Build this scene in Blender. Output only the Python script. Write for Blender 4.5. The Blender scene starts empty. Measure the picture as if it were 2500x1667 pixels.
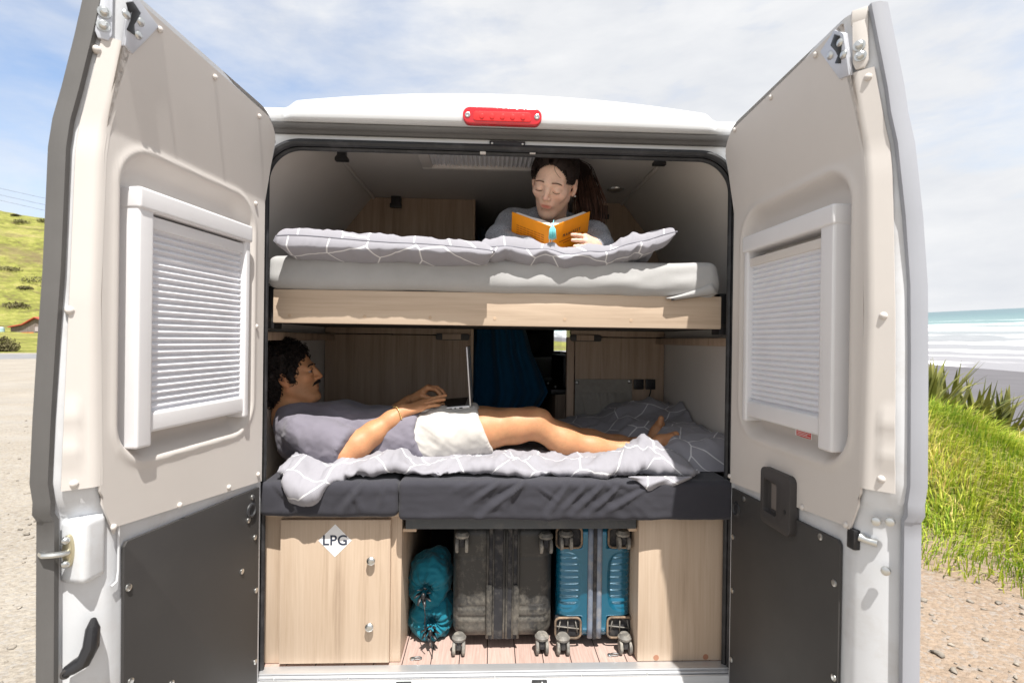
import bpy, bmesh, math, random
import numpy as np
from mathutils import Vector, Matrix
random.seed(7)
RNG = np.random.default_rng(11)
scene = bpy.context.scene
COL = scene.collection
PI = math.pi

# ------------------------------------------------------------------ camera model (metres, van frame: x right, y into the van, z up from the van floor)
F_PX = 1280.0
CAM = np.array([-.0401, -1.7836, 1.1215])
def _rot(yaw, pitch, roll):
    cy, sy = math.cos(yaw), math.sin(yaw)
    f = np.array([sy, cy, 0.]); r = np.array([cy, -sy, 0.]); u = np.array([0, 0, 1.])
    cp, sp = math.cos(pitch), math.sin(pitch); f, u = cp*f+sp*u, cp*u-sp*f
    c, s = math.cos(roll), math.sin(roll); r, u = c*r+s*u, c*u-s*r
    return r, u, f
CR, CU, CF = _rot(.043, -.0029, .0134)
def ray(px, py):
    return CF+(px-1250)/F_PX*CR-(py-833.5)/F_PX*CU
def P(px, py, Y):
    """the point of depth y = Y seen at a place of the reference photo"""
    d = ray(px, py); t = (Y-CAM[1])/d[1]
    return CAM+t*d
def PZ(px, py, z):
    d = ray(px, py); t = (z-CAM[2])/d[2]
    return CAM+t*d
def PD(px, py, dist):
    return CAM+ray(px, py)*dist
# true vertical, from the sea horizon
_g = np.cross(ray(2245, 762), ray(2500, 750)); _g /= np.linalg.norm(_g)
if _g[2] < 0: _g = -_g
UPG = _g
T = Vector(UPG).rotation_difference(Vector((0, 0, 1))).to_matrix().to_4x4()
TI = T.inverted()
TN = np.array(T.to_3x3()); TIN = np.array(TI.to_3x3())

# ------------------------------------------------------------------ noise
def _hash(ix, iy, iz, seed):
    h = (ix*374761393+iy*668265263+iz*2147483647+seed*974634541) & 0xffffffff
    h = ((h ^ (h >> 13))*1274126177) & 0xffffffff
    h = (h ^ (h >> 16)) & 0xffffffff
    return h.astype(np.float64)/4294967295.0
def vnoise(p, seed=0):
    p = np.asarray(p, float); i = np.floor(p).astype(np.int64); f = p-i; f = f*f*(3-2*f)
    r = 0
    for dx in (0, 1):
        for dy in (0, 1):
            for dz in (0, 1):
                w = (f[..., 0] if dx else 1-f[..., 0])*(f[..., 1] if dy else 1-f[..., 1])*(f[..., 2] if dz else 1-f[..., 2])
                r = r+w*_hash(i[..., 0]+dx, i[..., 1]+dy, i[..., 2]+dz, seed)
    return r*2-1
def fbm(p, seed=0, oct=4, gain=.5):
    a = 1; s = 0; t = 0; p = np.asarray(p, float)
    for o in range(oct):
        s = s+a*vnoise(p*(2.03**o)+17.3*o, seed+o); t += a; a *= gain
    return s/t
def ridge(p, seed=0, oct=3):
    a = 1; s = 0; t = 0
    for o in range(oct):
        s = s+a*(1-2*np.abs(vnoise(np.asarray(p)*(1.9**o)+9.1*o, seed+o))); t += a; a *= .5
    return s/t
def sstep(a, b, x):
    t = np.clip((x-a)/(b-a), 0, 1); return t*t*(3-2*t)

# ------------------------------------------------------------------ materials
def nd(nt, typ, props=None, **ins):
    n = nt.nodes.new(typ)
    for k, v in (props or {}).items(): setattr(n, k, v)
    for k, v in ins.items():
        key = k.replace('_', ' ')
        if k[0] == 'i' and k[1:].isdigit(): s = n.inputs[int(k[1:])]
        else: s = n.inputs[key]
        if isinstance(v, bpy.types.NodeSocket): nt.links.new(v, s)
        else: s.default_value = v
    return n
def rgb(c): return (c[0], c[1], c[2], 1)
def ramp(nt, fac, stops):
    n = nt.nodes.new('ShaderNodeValToRGB'); nt.links.new(fac, n.inputs[0])
    e = n.color_ramp.elements
    while len(e) > 1: e.remove(e[-1])
    e[0].position = stops[0][0]; e[0].color = rgb(stops[0][1])
    for p, c in stops[1:]:
        x = e.new(p); x.color = rgb(c)
    return n.outputs[0]
def mixc(nt, fac, a, b, mode='MIX'):
    n = nt.nodes.new('ShaderNodeMix'); n.data_type = 'RGBA'; n.blend_type = mode
    for s, v in ((n.inputs[0], fac), (n.inputs[6], a), (n.inputs[7], b)):
        if isinstance(v, bpy.types.NodeSocket): nt.links.new(v, s)
        else: s.default_value = rgb(v) if isinstance(v, (tuple, list)) else v
    return n.outputs[2]
def maprange(nt, v, a, b, c=0., d=1.):
    return nd(nt, 'ShaderNodeMapRange', {'clamp': True}, Value=v, From_Min=a, From_Max=b, To_Min=c, To_Max=d).outputs[0]
def math_(nt, op, a, b=0.):
    n = nt.nodes.new('ShaderNodeMath'); n.operation = op
    for s, v in ((n.inputs[0], a), (n.inputs[1], b)):
        if isinstance(v, bpy.types.NodeSocket): nt.links.new(v, s)
        else: s.default_value = v
    return n.outputs[0]
def newmat(name):
    m = bpy.data.materials.new(name); m.use_nodes = True
    nt = m.node_tree; nt.nodes.clear()
    out = nt.nodes.new('ShaderNodeOutputMaterial')
    b = nt.nodes.new('ShaderNodeBsdfPrincipled'); nt.links.new(b.outputs[0], out.inputs[0])
    tc = nt.nodes.new('ShaderNodeTexCoord')
    return m, nt, b, tc
def setp(nt, b, **k):
    for key, v in k.items():
        s = b.inputs[key.replace('_', ' ')]
        if isinstance(v, bpy.types.NodeSocket): nt.links.new(v, s)
        else: s.default_value = rgb(v) if isinstance(v, (tuple, list)) and len(v) == 3 and s.type == 'RGBA' else v
def noise(nt, co, scale, detail=4, rough=.55, stretch=None, dist=0.):
    if stretch is not None:
        mp = nd(nt, 'ShaderNodeMapping', None, Vector=co); mp.inputs['Scale'].default_value = stretch; co = mp.outputs[0]
    return nd(nt, 'ShaderNodeTexNoise', None, Vector=co, Scale=scale, Detail=detail, Roughness=rough, Distortion=dist).outputs[0]
def bump(nt, b, h, strength, dist=.002):
    n = nd(nt, 'ShaderNodeBump', None, Height=h, Strength=strength, Distance=dist)
    nt.links.new(n.outputs[0], b.inputs['Normal']); return n
def mat(name, col, rough=.5, metal=0., var=.06, vs=6., col2=None, bmp=0., bs=200., bd=.001, coat=0., sheen=0., spec=.5, stretch=None, dirt=None, ds=8., trans=0., rvar=0.):
    m, nt, b, tc = newmat(name); co = tc.outputs['Object']
    f = maprange(nt, noise(nt, co, vs, 5, .6, stretch), .3, .7)
    c1 = tuple(x*(1-var) for x in col); c2 = col2 or tuple(min(1, x*(1+var)) for x in col)
    c = mixc(nt, f, c1, c2)
    if dirt:
        d = maprange(nt, noise(nt, co, ds, 8, .7), .48, .68); c = mixc(nt, d, c, dirt)
    setp(nt, b, Base_Color=c, Metallic=metal, Roughness=rough, Coat_Weight=coat, Sheen_Weight=sheen, Specular_IOR_Level=spec, Transmission_Weight=trans)
    if rvar: setp(nt, b, Roughness=maprange(nt, noise(nt, co, vs*2, 6, .65), .3, .7, max(.02, rough-rvar), rough+rvar))
    if bmp: bump(nt, b, noise(nt, co, bs, 3, .6, stretch), bmp, bd)
    return m
def wood(name, axis, dark, mid, light, rough=.5, broad=3.):
    m, nt, b, tc = newmat(name); co = tc.outputs['Object']
    st = {'x': (.05, 1, 1), 'y': (1, .05, 1), 'z': (1, 1, .05)}[axis]
    g1 = noise(nt, co, 22, 5, .6, st, .6); g2 = noise(nt, co, 170, 3, .6, tuple(s if s == 1 else .03 for s in st))
    g3 = noise(nt, co, broad, 3, .5, tuple(s if s == 1 else .3 for s in st))
    a = math_(nt, 'ADD', math_(nt, 'MULTIPLY', g1, .55), math_(nt, 'ADD', math_(nt, 'MULTIPLY', g2, .3), math_(nt, 'MULTIPLY', g3, .25)))
    c = ramp(nt, a, [(.38, dark), (.53, mid), (.7, light)])
    setp(nt, b, Base_Color=c, Roughness=rough)
    bump(nt, b, g2, .12, .0006)
    return m
def cloth(name, col, pattern=False, line=(.66, .66, .68), fine=900., var=.06, rough=.9, weave=.25, mottle=0.):
    m, nt, b, tc = newmat(name); co = tc.outputs['Object']
    f = maprange(nt, noise(nt, co, 9, 4, .6), .3, .7)
    c = mixc(nt, f, tuple(x*(1-var) for x in col), tuple(x*(1+var) for x in col))
    if mottle:
        f2 = maprange(nt, noise(nt, co, 260, 2, .6), .35, .65); c = mixc(nt, f2, tuple(x*(1-mottle) for x in col), tuple(min(1, x*(1+mottle)) for x in col))
    if pattern:
        wob = nd(nt, 'ShaderNodeTexNoise', {'noise_dimensions': '2D'}, Vector=tc.outputs['UV'], Scale=3., Detail=1.)
        v = nd(nt, 'ShaderNodeTexVoronoi', {'voronoi_dimensions': '2D', 'feature': 'DISTANCE_TO_EDGE'}, Vector=tc.outputs['UV'], Scale=7.3, Randomness=1.)
        lf = maprange(nt, v.outputs['Distance'], .012, .022, 1., 0.)
        c = mixc(nt, lf, c, line)
    setp(nt, b, Base_Color=c, Roughness=rough, Sheen_Weight=.15, Specular_IOR_Level=.15)
    h = math_(nt, 'ADD', noise(nt, co, fine, 2, .5), math_(nt, 'MULTIPLY', noise(nt, co, 45, 4, .6), .9))
    bump(nt, b, h, weave, .0022)
    return m

# ------------------------------------------------------------------ mesh helpers
def mkmesh(name, V, Fq, material, parent=None, smooth=True, uv=None, mats=None, midx=None, col=None, fix=False, bevel=0., seg=2, autosmooth=None):
    me = bpy.data.meshes.new(name)
    V = np.asarray(V, np.float64)
    if isinstance(Fq, np.ndarray):
        n, k = Fq.shape
        me.vertices.add(len(V)); me.vertices.foreach_set('co', V.astype(np.float32).ravel())
        me.loops.add(n*k); me.loops.foreach_set('vertex_index', Fq.astype(np.int32).ravel())
        me.polygons.add(n); me.polygons.foreach_set('loop_start', np.arange(0, n*k, k, dtype=np.int32))
        me.polygons.foreach_set('loop_total', np.full(n, k, np.int32))
        me.update(calc_edges=True); me.validate()
    else:
        me.from_pydata([tuple(v) for v in V], [], [tuple(int(i) for i in f) for f in Fq]); me.update()
    if fix or bevel:
        bm = bmesh.new(); bm.from_mesh(me)
        bmesh.ops.recalc_face_normals(bm, faces=bm.faces)
        if bevel:
            ed = [e for e in bm.edges if len(e.link_faces) == 2 and e.calc_face_angle(0) > .5]
            bmesh.ops.bevel(bm, geom=ed, offset=bevel, segments=seg, affect='EDGES', profile=.6, clamp_overlap=True)
        bm.to_mesh(me); bm.free()
    for mm in (mats or [material]): me.materials.append(mm)
    if midx is not None: me.polygons.foreach_set('material_index', np.asarray(midx, np.int32))
    if uv is not None:
        l = me.uv_layers.new(name='UVMap'); li = np.empty(len(me.loops), np.int32); me.loops.foreach_get('vertex_index', li)
        l.data.foreach_set('uv', np.asarray(uv, np.float32)[li].ravel())
    if col is not None:
        a = me.color_attributes.new('Tint', 'FLOAT_COLOR', 'POINT')
        c4 = np.ones((len(V), 4), np.float32); c4[:, :3] = col; a.data.foreach_set('color', c4.ravel())
    if smooth:
        me.polygons.foreach_set('use_smooth', np.ones(len(me.polygons), bool))
        if autosmooth:
            try: me.set_sharp_from_angle(angle=math.radians(autosmooth))
            except Exception: pass
    o = bpy.data.objects.new(name, me); COL.objects.link(o)
    if parent is not None: adopt(o, parent)
    return o
def adopt(o, parent):
    o.parent = parent
    if parent.type == 'EMPTY': o.matrix_parent_inverse = Matrix.Translation(-Vector(parent.location))
def tag(o, label=None, cat=None, group=None, kind=None):
    if label: o['label'] = label
    if cat: o['category'] = cat
    if group: o['group'] = group
    if kind: o['kind'] = kind
    return o
def thing(name, label, cat, loc, group=None):
    o = bpy.data.objects.new(name, None); COL.objects.link(o); o.location = loc; o.empty_display_size = .05
    return tag(o, label, cat, group)
class MB:
    def __init__(s, xf=None): s.V = []; s.F = []; s.xf = xf; s.mi = []; s.cur = 0
    def add(s, V, Fs):
        o = len(s.V); V = np.asarray(V, float)
        s.V.extend(V.tolist())
        for f in Fs: s.F.append([int(i)+o for i in f]); s.mi.append(s.cur)
        return s
    def box(s, x0, x1, y0, y1, z0, z1):
        V = [(x, y, z) for x in (x0, x1) for y in (y0, y1) for z in (z0, z1)]
        return s.add(V, [(0, 1, 3, 2), (4, 6, 7, 5), (0, 4, 5, 1), (2, 3, 7, 6), (0, 2, 6, 4), (1, 5, 7, 3)])
    def prism(s, poly, axis, a, b):
        n = len(poly); ix = {'x': (1, 2, 0), 'y': (0, 2, 1), 'z': (0, 1, 2)}[axis]
        V = np.zeros((2*n, 3)); V[:n, ix[0]] = V[n:, ix[0]] = [p[0] for p in poly]; V[:n, ix[1]] = V[n:, ix[1]] = [p[1] for p in poly]
        V[:n, ix[2]] = a; V[n:, ix[2]] = b
        return s.add(V, [list(range(n))[::-1], list(range(n, 2*n))]+[(i, (i+1) % n, n+(i+1) % n, n+i) for i in range(n)])
    def tube(s, pts, r, n=8, caps=True, flat=1., up=None):
        pts = np.asarray(pts, float); m = len(pts); r = np.broadcast_to(np.asarray(r, float), (m,))
        t = np.gradient(pts, axis=0); t /= np.linalg.norm(t, axis=1)[:, None]+1e-12
        ref = np.array(up if up is not None else ((0, 0, 1.) if abs(t[0][2]) < .9 else (1., 0, 0)))
        V = []
        for i in range(m):
            a = np.cross(t[i], ref); a /= np.linalg.norm(a)+1e-12; b = np.cross(a, t[i]); ref = b
            for k in range(n):
                q = 2*PI*k/n; V.append(pts[i]+r[i]*(math.cos(q)*a+flat*math.sin(q)*b))
        Fs = [(i*n+k, i*n+(k+1) % n, (i+1)*n+(k+1) % n, (i+1)*n+k) for i in range(m-1) for k in range(n)]
        if caps: Fs += [list(range(n))[::-1], list(range((m-1)*n, m*n))]
        return s.add(V, Fs)
    def cyl(s, p0, p1, r, n=16, r1=None):
        return s.tube([p0, p1], [r, r if r1 is None else r1], n)
    def lathe(s, c, ax, prof, n=20):
        """prof: list of (distance along ax, radius)"""
        ax = np.asarray(ax, float); ax = ax/np.linalg.norm(ax); c = np.asarray(c, float)
        ref = np.array((0, 0, 1.)) if abs(ax[2]) < .9 else np.array((1., 0, 0))
        a = np.cross(ax, ref); a /= np.linalg.norm(a); b = np.cross(ax, a)
        V = [c+ax*h+r*(math.cos(2*PI*k/n)*a+math.sin(2*PI*k/n)*b) for h, r in prof for k in range(n)]; m = len(prof)
        return s.add(V, [(i*n+k, i*n+(k+1) % n, (i+1)*n+(k+1) % n, (i+1)*n+k) for i in range(m-1) for k in range(n)]+[list(range(n))[::-1], list(range((m-1)*n, m*n))])
    def ball(s, c, r, n=10, m=6, sc=(1, 1, 1)):
        c = np.asarray(c, float); V = [c+np.array((0, 0, r*sc[2]))]
        for i in range(1, m):
            th = PI*i/m
            for k in range(n): V.append(c+r*np.array((math.sin(th)*math.cos(2*PI*k/n)*sc[0], math.sin(th)*math.sin(2*PI*k/n)*sc[1], math.cos(th)*sc[2])))
        V.append(c-np.array((0, 0, r*sc[2]))); L = len(V)-1
        Fs = [(0, 1+k, 1+(k+1) % n) for k in range(n)]+[(L, L-n+(k+1) % n, L-n+k) for k in range(n)]
        Fs += [(1+i*n+k, 1+(i+1)*n+k, 1+(i+1)*n+(k+1) % n, 1+i*n+(k+1) % n) for i in range(m-2) for k in range(n)]
        return s.add(V, Fs)
    def grid(s, G, flip=False):
        G = np.asarray(G, float); a, b = G.shape[:2]
        Fs = [(i*b+j, (i+1)*b+j, (i+1)*b+j+1, i*b+j+1) for i in range(a-1) for j in range(b-1)]
        if flip: Fs = [f[::-1] for f in Fs]
        return s.add(G.reshape(-1, 3), Fs)
    def slab(s, G, off):
        """a sheet G (a,b,3) given thickness by the offset vectors off"""
        G = np.asarray(G, float); a, b = G.shape[:2]; H = G+off
        n = a*b; Fs = []
        for i in range(a-1):
            for j in range(b-1):
                q = (i*b+j, (i+1)*b+j, (i+1)*b+j+1, i*b+j+1); Fs.append(q); Fs.append(tuple(x+n for x in q[::-1]))
        rim = [i*b for i in range(a)]+[(a-1)*b+j for j in range(1, b)]+[i*b+b-1 for i in range(a-2, -1, -1)]+[j for j in range(b-2, 0, -1)]
        for k in range(len(rim)):
            p, q = rim[k], rim[(k+1) % len(rim)]; Fs.append((q, p, p+n, q+n))
        return s.add(np.vstack([G.reshape(-1, 3), H.reshape(-1, 3)]), Fs)
    def build(s, name, material, parent=None, smooth=False, bevel=0., seg=2, fix=True, auto=40, mats=None):
        V = np.asarray(s.V, float)
        if s.xf: V = s.xf(V)
        o = mkmesh(name, V, s.F, material, parent, smooth or bool(bevel), fix=fix and not mats, bevel=0 if mats else bevel, seg=seg, autosmooth=auto, mats=mats, midx=s.mi if mats else None)
        return o
def rrect(x0, x1, z0, z1, r, n=8):
    pts = []
    for cx, cz, a0 in ((x1-r, z1-r, 0), (x0+r, z1-r, 90), (x0+r, z0+r, 180), (x1-r, z0+r, 270)):
        for k in range(n+1):
            a = math.radians(a0+90*k/n); pts.append((cx+r*math.cos(a), cz+r*math.sin(a)))
    return pts
def cushion(x0, x1, y0, y1, z0, z1, r, step, disp=None):
    """rounded box as one dense skin; disp(P, N) -> offset along the normal"""
    dims = [x1-x0, y1-y0, z1-z0]; lo = np.array([x0, y0, z0]); hi = np.array([x1, y1, z1])
    key = {}; V = []; Fs = []
    ns = [max(2, int(round(d/step))) for d in dims]
    def vid(i, j, k):
        t = (i, j, k)
        if t not in key: key[t] = len(V); V.append((x0+dims[0]*i/ns[0], y0+dims[1]*j/ns[1], z0+dims[2]*k/ns[2]))
        return key[t]
    for ax in range(3):
        b, c = [q for q in range(3) if q != ax]
        for side in (0, ns[ax]):
            for i in range(ns[b]):
                for j in range(ns[c]):
                    q = []
                    for di, dj in ((0, 0), (1, 0), (1, 1), (0, 1)):
                        t = [0, 0, 0]; t[ax] = side; t[b] = i+di; t[c] = j+dj; q.append(vid(*t))
                    flip = (side == 0) ^ (ax == 1)
                    Fs.append(q[::-1] if flip else q)
    V = np.array(V); cl = np.clip(V, lo+r, hi-r); d = V-cl; L = np.linalg.norm(d, axis=1)[:, None]
    Nn = d/np.maximum(L, 1e-9); Q = cl+Nn*r
    if disp is not None: Q = Q+Nn*np.asarray(disp(Q, Nn))[:, None]
    return Q, np.array(Fs), Nn

# ------------------------------------------------------------------ signed-distance modelling: smooth unions turned into one skin
class SDF:
    def __init__(s, lo, hi, h):
        s.lo = np.array(lo, float); s.h = h
        s.n = [int(math.ceil((hi[i]-lo[i])/h))+1 for i in range(3)]
        s.D = np.full(s.n, 9., np.float32)
        s.ax = [s.lo[i]+h*np.arange(s.n[i]) for i in range(3)]
    def _sub(s, a, b):
        sl = []
        for i in range(3):
            i0 = max(0, int((a[i]-s.lo[i])/s.h)-1); i1 = min(s.n[i], int((b[i]-s.lo[i])/s.h)+3)
            if i1 <= i0: return None
            sl.append(slice(i0, i1))
        X = s.ax[0][sl[0]][:, None, None]; Y = s.ax[1][sl[1]][None, :, None]; Z = s.ax[2][sl[2]][None, None, :]
        return tuple(sl), X, Y, Z
    def _mix(s, sl, d, k, op):
        D = s.D[sl]
        if op == 'add':
            if k <= 0: R = np.minimum(D, d)
            else:
                hh = np.clip(.5+.5*(D-d)/k, 0, 1); R = D*(1-hh)+d*hh-k*hh*(1-hh)
        else:
            if k <= 0: R = np.maximum(D, -d)
            else:
                hh = np.clip(.5-.5*(D+d)/k, 0, 1); R = D*(1-hh)-d*hh+k*hh*(1-hh)
        s.D[sl] = R
    def cap(s, a, b, ra, rb=None, k=.02, op='add', cut=None):
        rb = ra if rb is None else rb; a = np.asarray(a, float); b = np.asarray(b, float); m = max(ra, rb)+k*1.2+s.h*3
        q = s._sub(np.minimum(a, b)-m, np.maximum(a, b)+m)
        if q is None: return
        sl, X, Y, Z = q; ab = b-a; L2 = ab@ab+1e-12
        t = np.clip(((X-a[0])*ab[0]+(Y-a[1])*ab[1]+(Z-a[2])*ab[2])/L2, 0, 1)
        d = np.sqrt((X-a[0]-t*ab[0])**2+(Y-a[1]-t*ab[1])**2+(Z-a[2]-t*ab[2])**2)-(ra+(rb-ra)*t)
        if cut is not None:
            c, nn = np.asarray(cut[0], float), np.asarray(cut[1], float); nn = nn/np.linalg.norm(nn)
            d = np.maximum(d, (X-c[0])*nn[0]+(Y-c[1])*nn[1]+(Z-c[2])*nn[2])
        s._mix(sl, d.astype(np.float32), k, op)
    def chain(s, pts, rs, k=.02, **kw):
        for i in range(len(pts)-1): s.cap(pts[i], pts[i+1], rs[i], rs[i+1], k, **kw)
    def ell(s, c, r, R=None, k=.02, op='add'):
        c = np.asarray(c, float); r = np.asarray(r, float); m = r.max()+k*1.2+s.h*3
        q = s._sub(c-m, c+m)
        if q is None: return
        sl, X, Y, Z = q; x, y, z = X-c[0], Y-c[1], Z-c[2]
        if R is not None:
            R = np.asarray(R, float)  # columns = local axes
            x, y, z = (R[0, i]*x+R[1, i]*y+R[2, i]*z for i in range(3))
        k0 = np.sqrt((x/r[0])**2+(y/r[1])**2+(z/r[2])**2); k1 = np.sqrt((x/r[0]**2)**2+(y/r[1]**2)**2+(z/r[2]**2)**2)+1e-9
        s._mix(sl, (k0*(k0-1)/k1).astype(np.float32)+np.zeros(s.D[sl].shape, np.float32), k, op)
    def mesh(s):
        D = s.D; S = D < 0
        c = [D[i:D.shape[0]-1+i, j:D.shape[1]-1+j, k:D.shape[2]-1+k] for i in (0, 1) for j in (0, 1) for k in (0, 1)]
        cs = [S[i:D.shape[0]-1+i, j:D.shape[1]-1+j, k:D.shape[2]-1+k] for i in (0, 1) for j in (0, 1) for k in (0, 1)]
        allv = cs[0].copy(); anyv = cs[0].copy()
        for q in cs[1:]: allv &= q; anyv |= q
        act = np.argwhere(anyv & ~allv)
        vals = np.stack([q[act[:, 0], act[:, 1], act[:, 2]] for q in c], 1)
        corner = np.array([(i, j, k) for i in (0, 1) for j in (0, 1) for k in (0, 1)], float)
        pos = np.zeros((len(act), 3)); cnt = np.zeros(len(act))
        for a in range(8):
            for b in range(a+1, 8):
                if np.abs(corner[a]-corner[b]).sum() != 1: continue
                va, vb = vals[:, a], vals[:, b]; x = (va < 0) != (vb < 0)
                t = np.where(x, va/np.where(x, va-vb, 1), 0)
                pos += x[:, None]*(corner[a]+(corner[b]-corner[a])*t[:, None]); cnt += x
        V = s.lo+s.h*(act+pos/cnt[:, None])
        ids = np.full([q-1 for q in D.shape], -1, np.int32); ids[act[:, 0], act[:, 1], act[:, 2]] = np.arange(len(act))
        Fs = []
        for ax in range(3):
            b, cc = [(1, 2), (2, 0), (0, 1)][ax]
            sl0 = [slice(1, -1)]*3; sl1 = [slice(1, -1)]*3; sl0[ax] = slice(0, -1); sl1[ax] = slice(1, None)
            s0, s1 = S[tuple(sl0)], S[tuple(sl1)]; e = np.argwhere(s0 != s1); sg = s0[e[:, 0], e[:, 1], e[:, 2]]
            off = np.ones(3, int); off[ax] = 0; e = e+off
            q = []
            for db, dc in ((-1, -1), (0, -1), (0, 0), (-1, 0)):
                f = e.copy(); f[:, b] += db; f[:, cc] += dc; q.append(ids[f[:, 0], f[:, 1], f[:, 2]])
            q = np.stack(q, 1); q[~sg] = q[~sg][:, ::-1]; Fs.append(q)
        Fs = np.vstack(Fs); Fs = Fs[(Fs >= 0).all(1)]
        return V, Fs
def vnormals(V, Fq):
    n = np.cross(V[Fq[:, 2]]-V[Fq[:, 0]], V[Fq[:, 3]]-V[Fq[:, 1]]) if Fq.shape[1] == 4 else np.cross(V[Fq[:, 1]]-V[Fq[:, 0]], V[Fq[:, 2]]-V[Fq[:, 0]])
    N = np.zeros_like(V)
    for k in range(Fq.shape[1]): np.add.at(N, Fq[:, k], n)
    return N/(np.linalg.norm(N, axis=1)[:, None]+1e-12)
def relax(V, Fq, it=1, lam=.5):
    for _ in range(it):
        S = np.zeros_like(V); c = np.zeros(len(V)); k = Fq.shape[1]
        for a in range(k):
            b = (a+1) % k
            np.add.at(S, Fq[:, a], V[Fq[:, b]]); np.add.at(c, Fq[:, a], 1)
            np.add.at(S, Fq[:, b], V[Fq[:, a]]); np.add.at(c, Fq[:, b], 1)
        V = V+lam*(S/np.maximum(c, 1)[:, None]-V)
    return V
def text_mesh(body, size, name, material, origin, ex, ey, parent, depth=.0006, spacing=1., align='CENTER', bold=0.):
    cu = bpy.data.curves.new(name, 'FONT'); cu.body = body; cu.size = size; cu.align_x = align; cu.align_y = 'CENTER'; cu.extrude = depth/2; cu.space_character = spacing; cu.offset = bold
    o = bpy.data.objects.new(name, cu); COL.objects.link(o)
    dg = bpy.context.evaluated_depsgraph_get(); me = bpy.data.meshes.new_from_object(o.evaluated_get(dg))
    bpy.data.objects.remove(o)
    V = np.empty(len(me.vertices)*3, np.float32); me.vertices.foreach_get('co', V); V = V.reshape(-1, 3)
    ex = np.asarray(ex, float); ey = np.asarray(ey, float); ez = np.cross(ex, ey)
    W = np.asarray(origin)+V[:, :1]*ex+V[:, 1:2]*ey+V[:, 2:]*ez
    me.vertices.foreach_set('co', W.astype(np.float32).ravel()); me.update()
    me.materials.clear(); me.materials.append(material); me.name = name
    o = bpy.data.objects.new(name, me); COL.objects.link(o)
    if parent: adopt(o, parent)
    return o
# ================================================================== materials
M = {}
M['white'] = mat('white_paint', (.67, .68, .69), .32, var=.02, coat=.35, rvar=.05)
M['metal_white'] = mat('door_metal_paint', (.62, .64, .67), .38, var=.03, coat=.2, dirt=(.54, .54, .545), ds=5)
M['beige'] = mat('beige_moulded_plastic', (.60, .568, .54), .62, var=.025, vs=4, bmp=.12, bs=900, bd=.0004)
M['blindwhite'] = mat('white_plastic', (.70, .70, .72), .4, var=.02)
M['pleat'] = mat('pleated_blind_fabric', (.74, .75, .79), .8, var=.02)
M['kick'] = mat('charcoal_hardboard', (.040, .038, .038), .6, var=.06, vs=3, bmp=.2, bs=700, bd=.0004, dirt=(.052, .05, .048), ds=1.2)
M['rubber'] = mat('black_rubber', (.018, .019, .022), .5, var=.2, dirt=(.05, .05, .055), ds=14)
M['grey_rubber'] = mat('dusty_grey_rubber', (.105, .102, .10), .7, var=.12, vs=4)
M['black'] = mat('black_plastic', (.016, .016, .018), .42, var=.2, bmp=.15, bs=600, bd=.0003)
M['silver'] = mat('silver_lip_shaded', (.33, .345, .385), .45, var=.03)  # right door's outer lip: blue-grey shade put into its silver colour
M['roofpaint'] = mat('roof_white_paint', (.55, .56, .57), .3, var=.02, coat=.3)
M['dkplastic'] = mat('dark_grey_plastic', (.045, .042, .042), .5, var=.1, bmp=.2, bs=500, bd=.0003)
M['steel'] = mat('zinc_steel', (.62, .63, .62), .32, 1., var=.06, rvar=.1)
M['brass'] = mat('gold_zinc_plate', (.56, .50, .34), .38, .8, var=.12, rvar=.1)
M['alu'] = mat('brushed_aluminium', (.66, .67, .69), .42, .7, var=.02, vs=3)
M['lining'] = mat('grey_wall_lining', (.63, .60, .565), .7, var=.03, vs=3, bmp=.2, bs=700, bd=.0004)
M['ceil'] = mat('grey_ceiling_lining', (.62, .59, .56), .75, var=.03, vs=3, bmp=.2, bs=600, bd=.0004)
M['oak_z'] = wood('light_oak_upright', 'z', (.37, .275, .20), (.50, .385, .285), (.575, .46, .355), .5)
M['oak_x'] = wood('light_oak_lengthwise', 'x', (.43, .33, .245), (.535, .42, .315), (.60, .49, .385), .5)
M['walnut'] = wood('grey_oak_partition', 'z', (.27, .19, .135), (.40, .295, .215), (.50, .38, .29), .55)
M['edge'] = mat('oak_edging', (.50, .37, .26), .5, var=.08, vs=30)
M['dark'] = mat('dark_underside', (.06, .055, .05), .8, var=.1)
M['steelgrey'] = mat('slate_grey_powder_coat', (.060, .068, .078), .5, var=.08, dirt=(.09, .095, .10), ds=20)
M['redlens'] = mat('red_lamp_lens', (.55, .004, .012), .12, var=.12, vs=30, coat=1., bmp=.35, bs=90, bd=.002)
M['redlens2'] = mat('red_lamp_cells', (.80, .03, .03), .25, var=.2, vs=40)
M['galv'] = mat('pale_sheet_steel', (.56, .58, .63), .42, .35, var=.05)
M['ink'] = mat('dark_print', (.03, .04, .07), .6)
M['paper'] = mat('white_sticker', (.82, .83, .85), .45, var=.02)
M['redlabel'] = mat('red_sticker', (.70, .04, .03), .45, var=.05)
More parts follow.
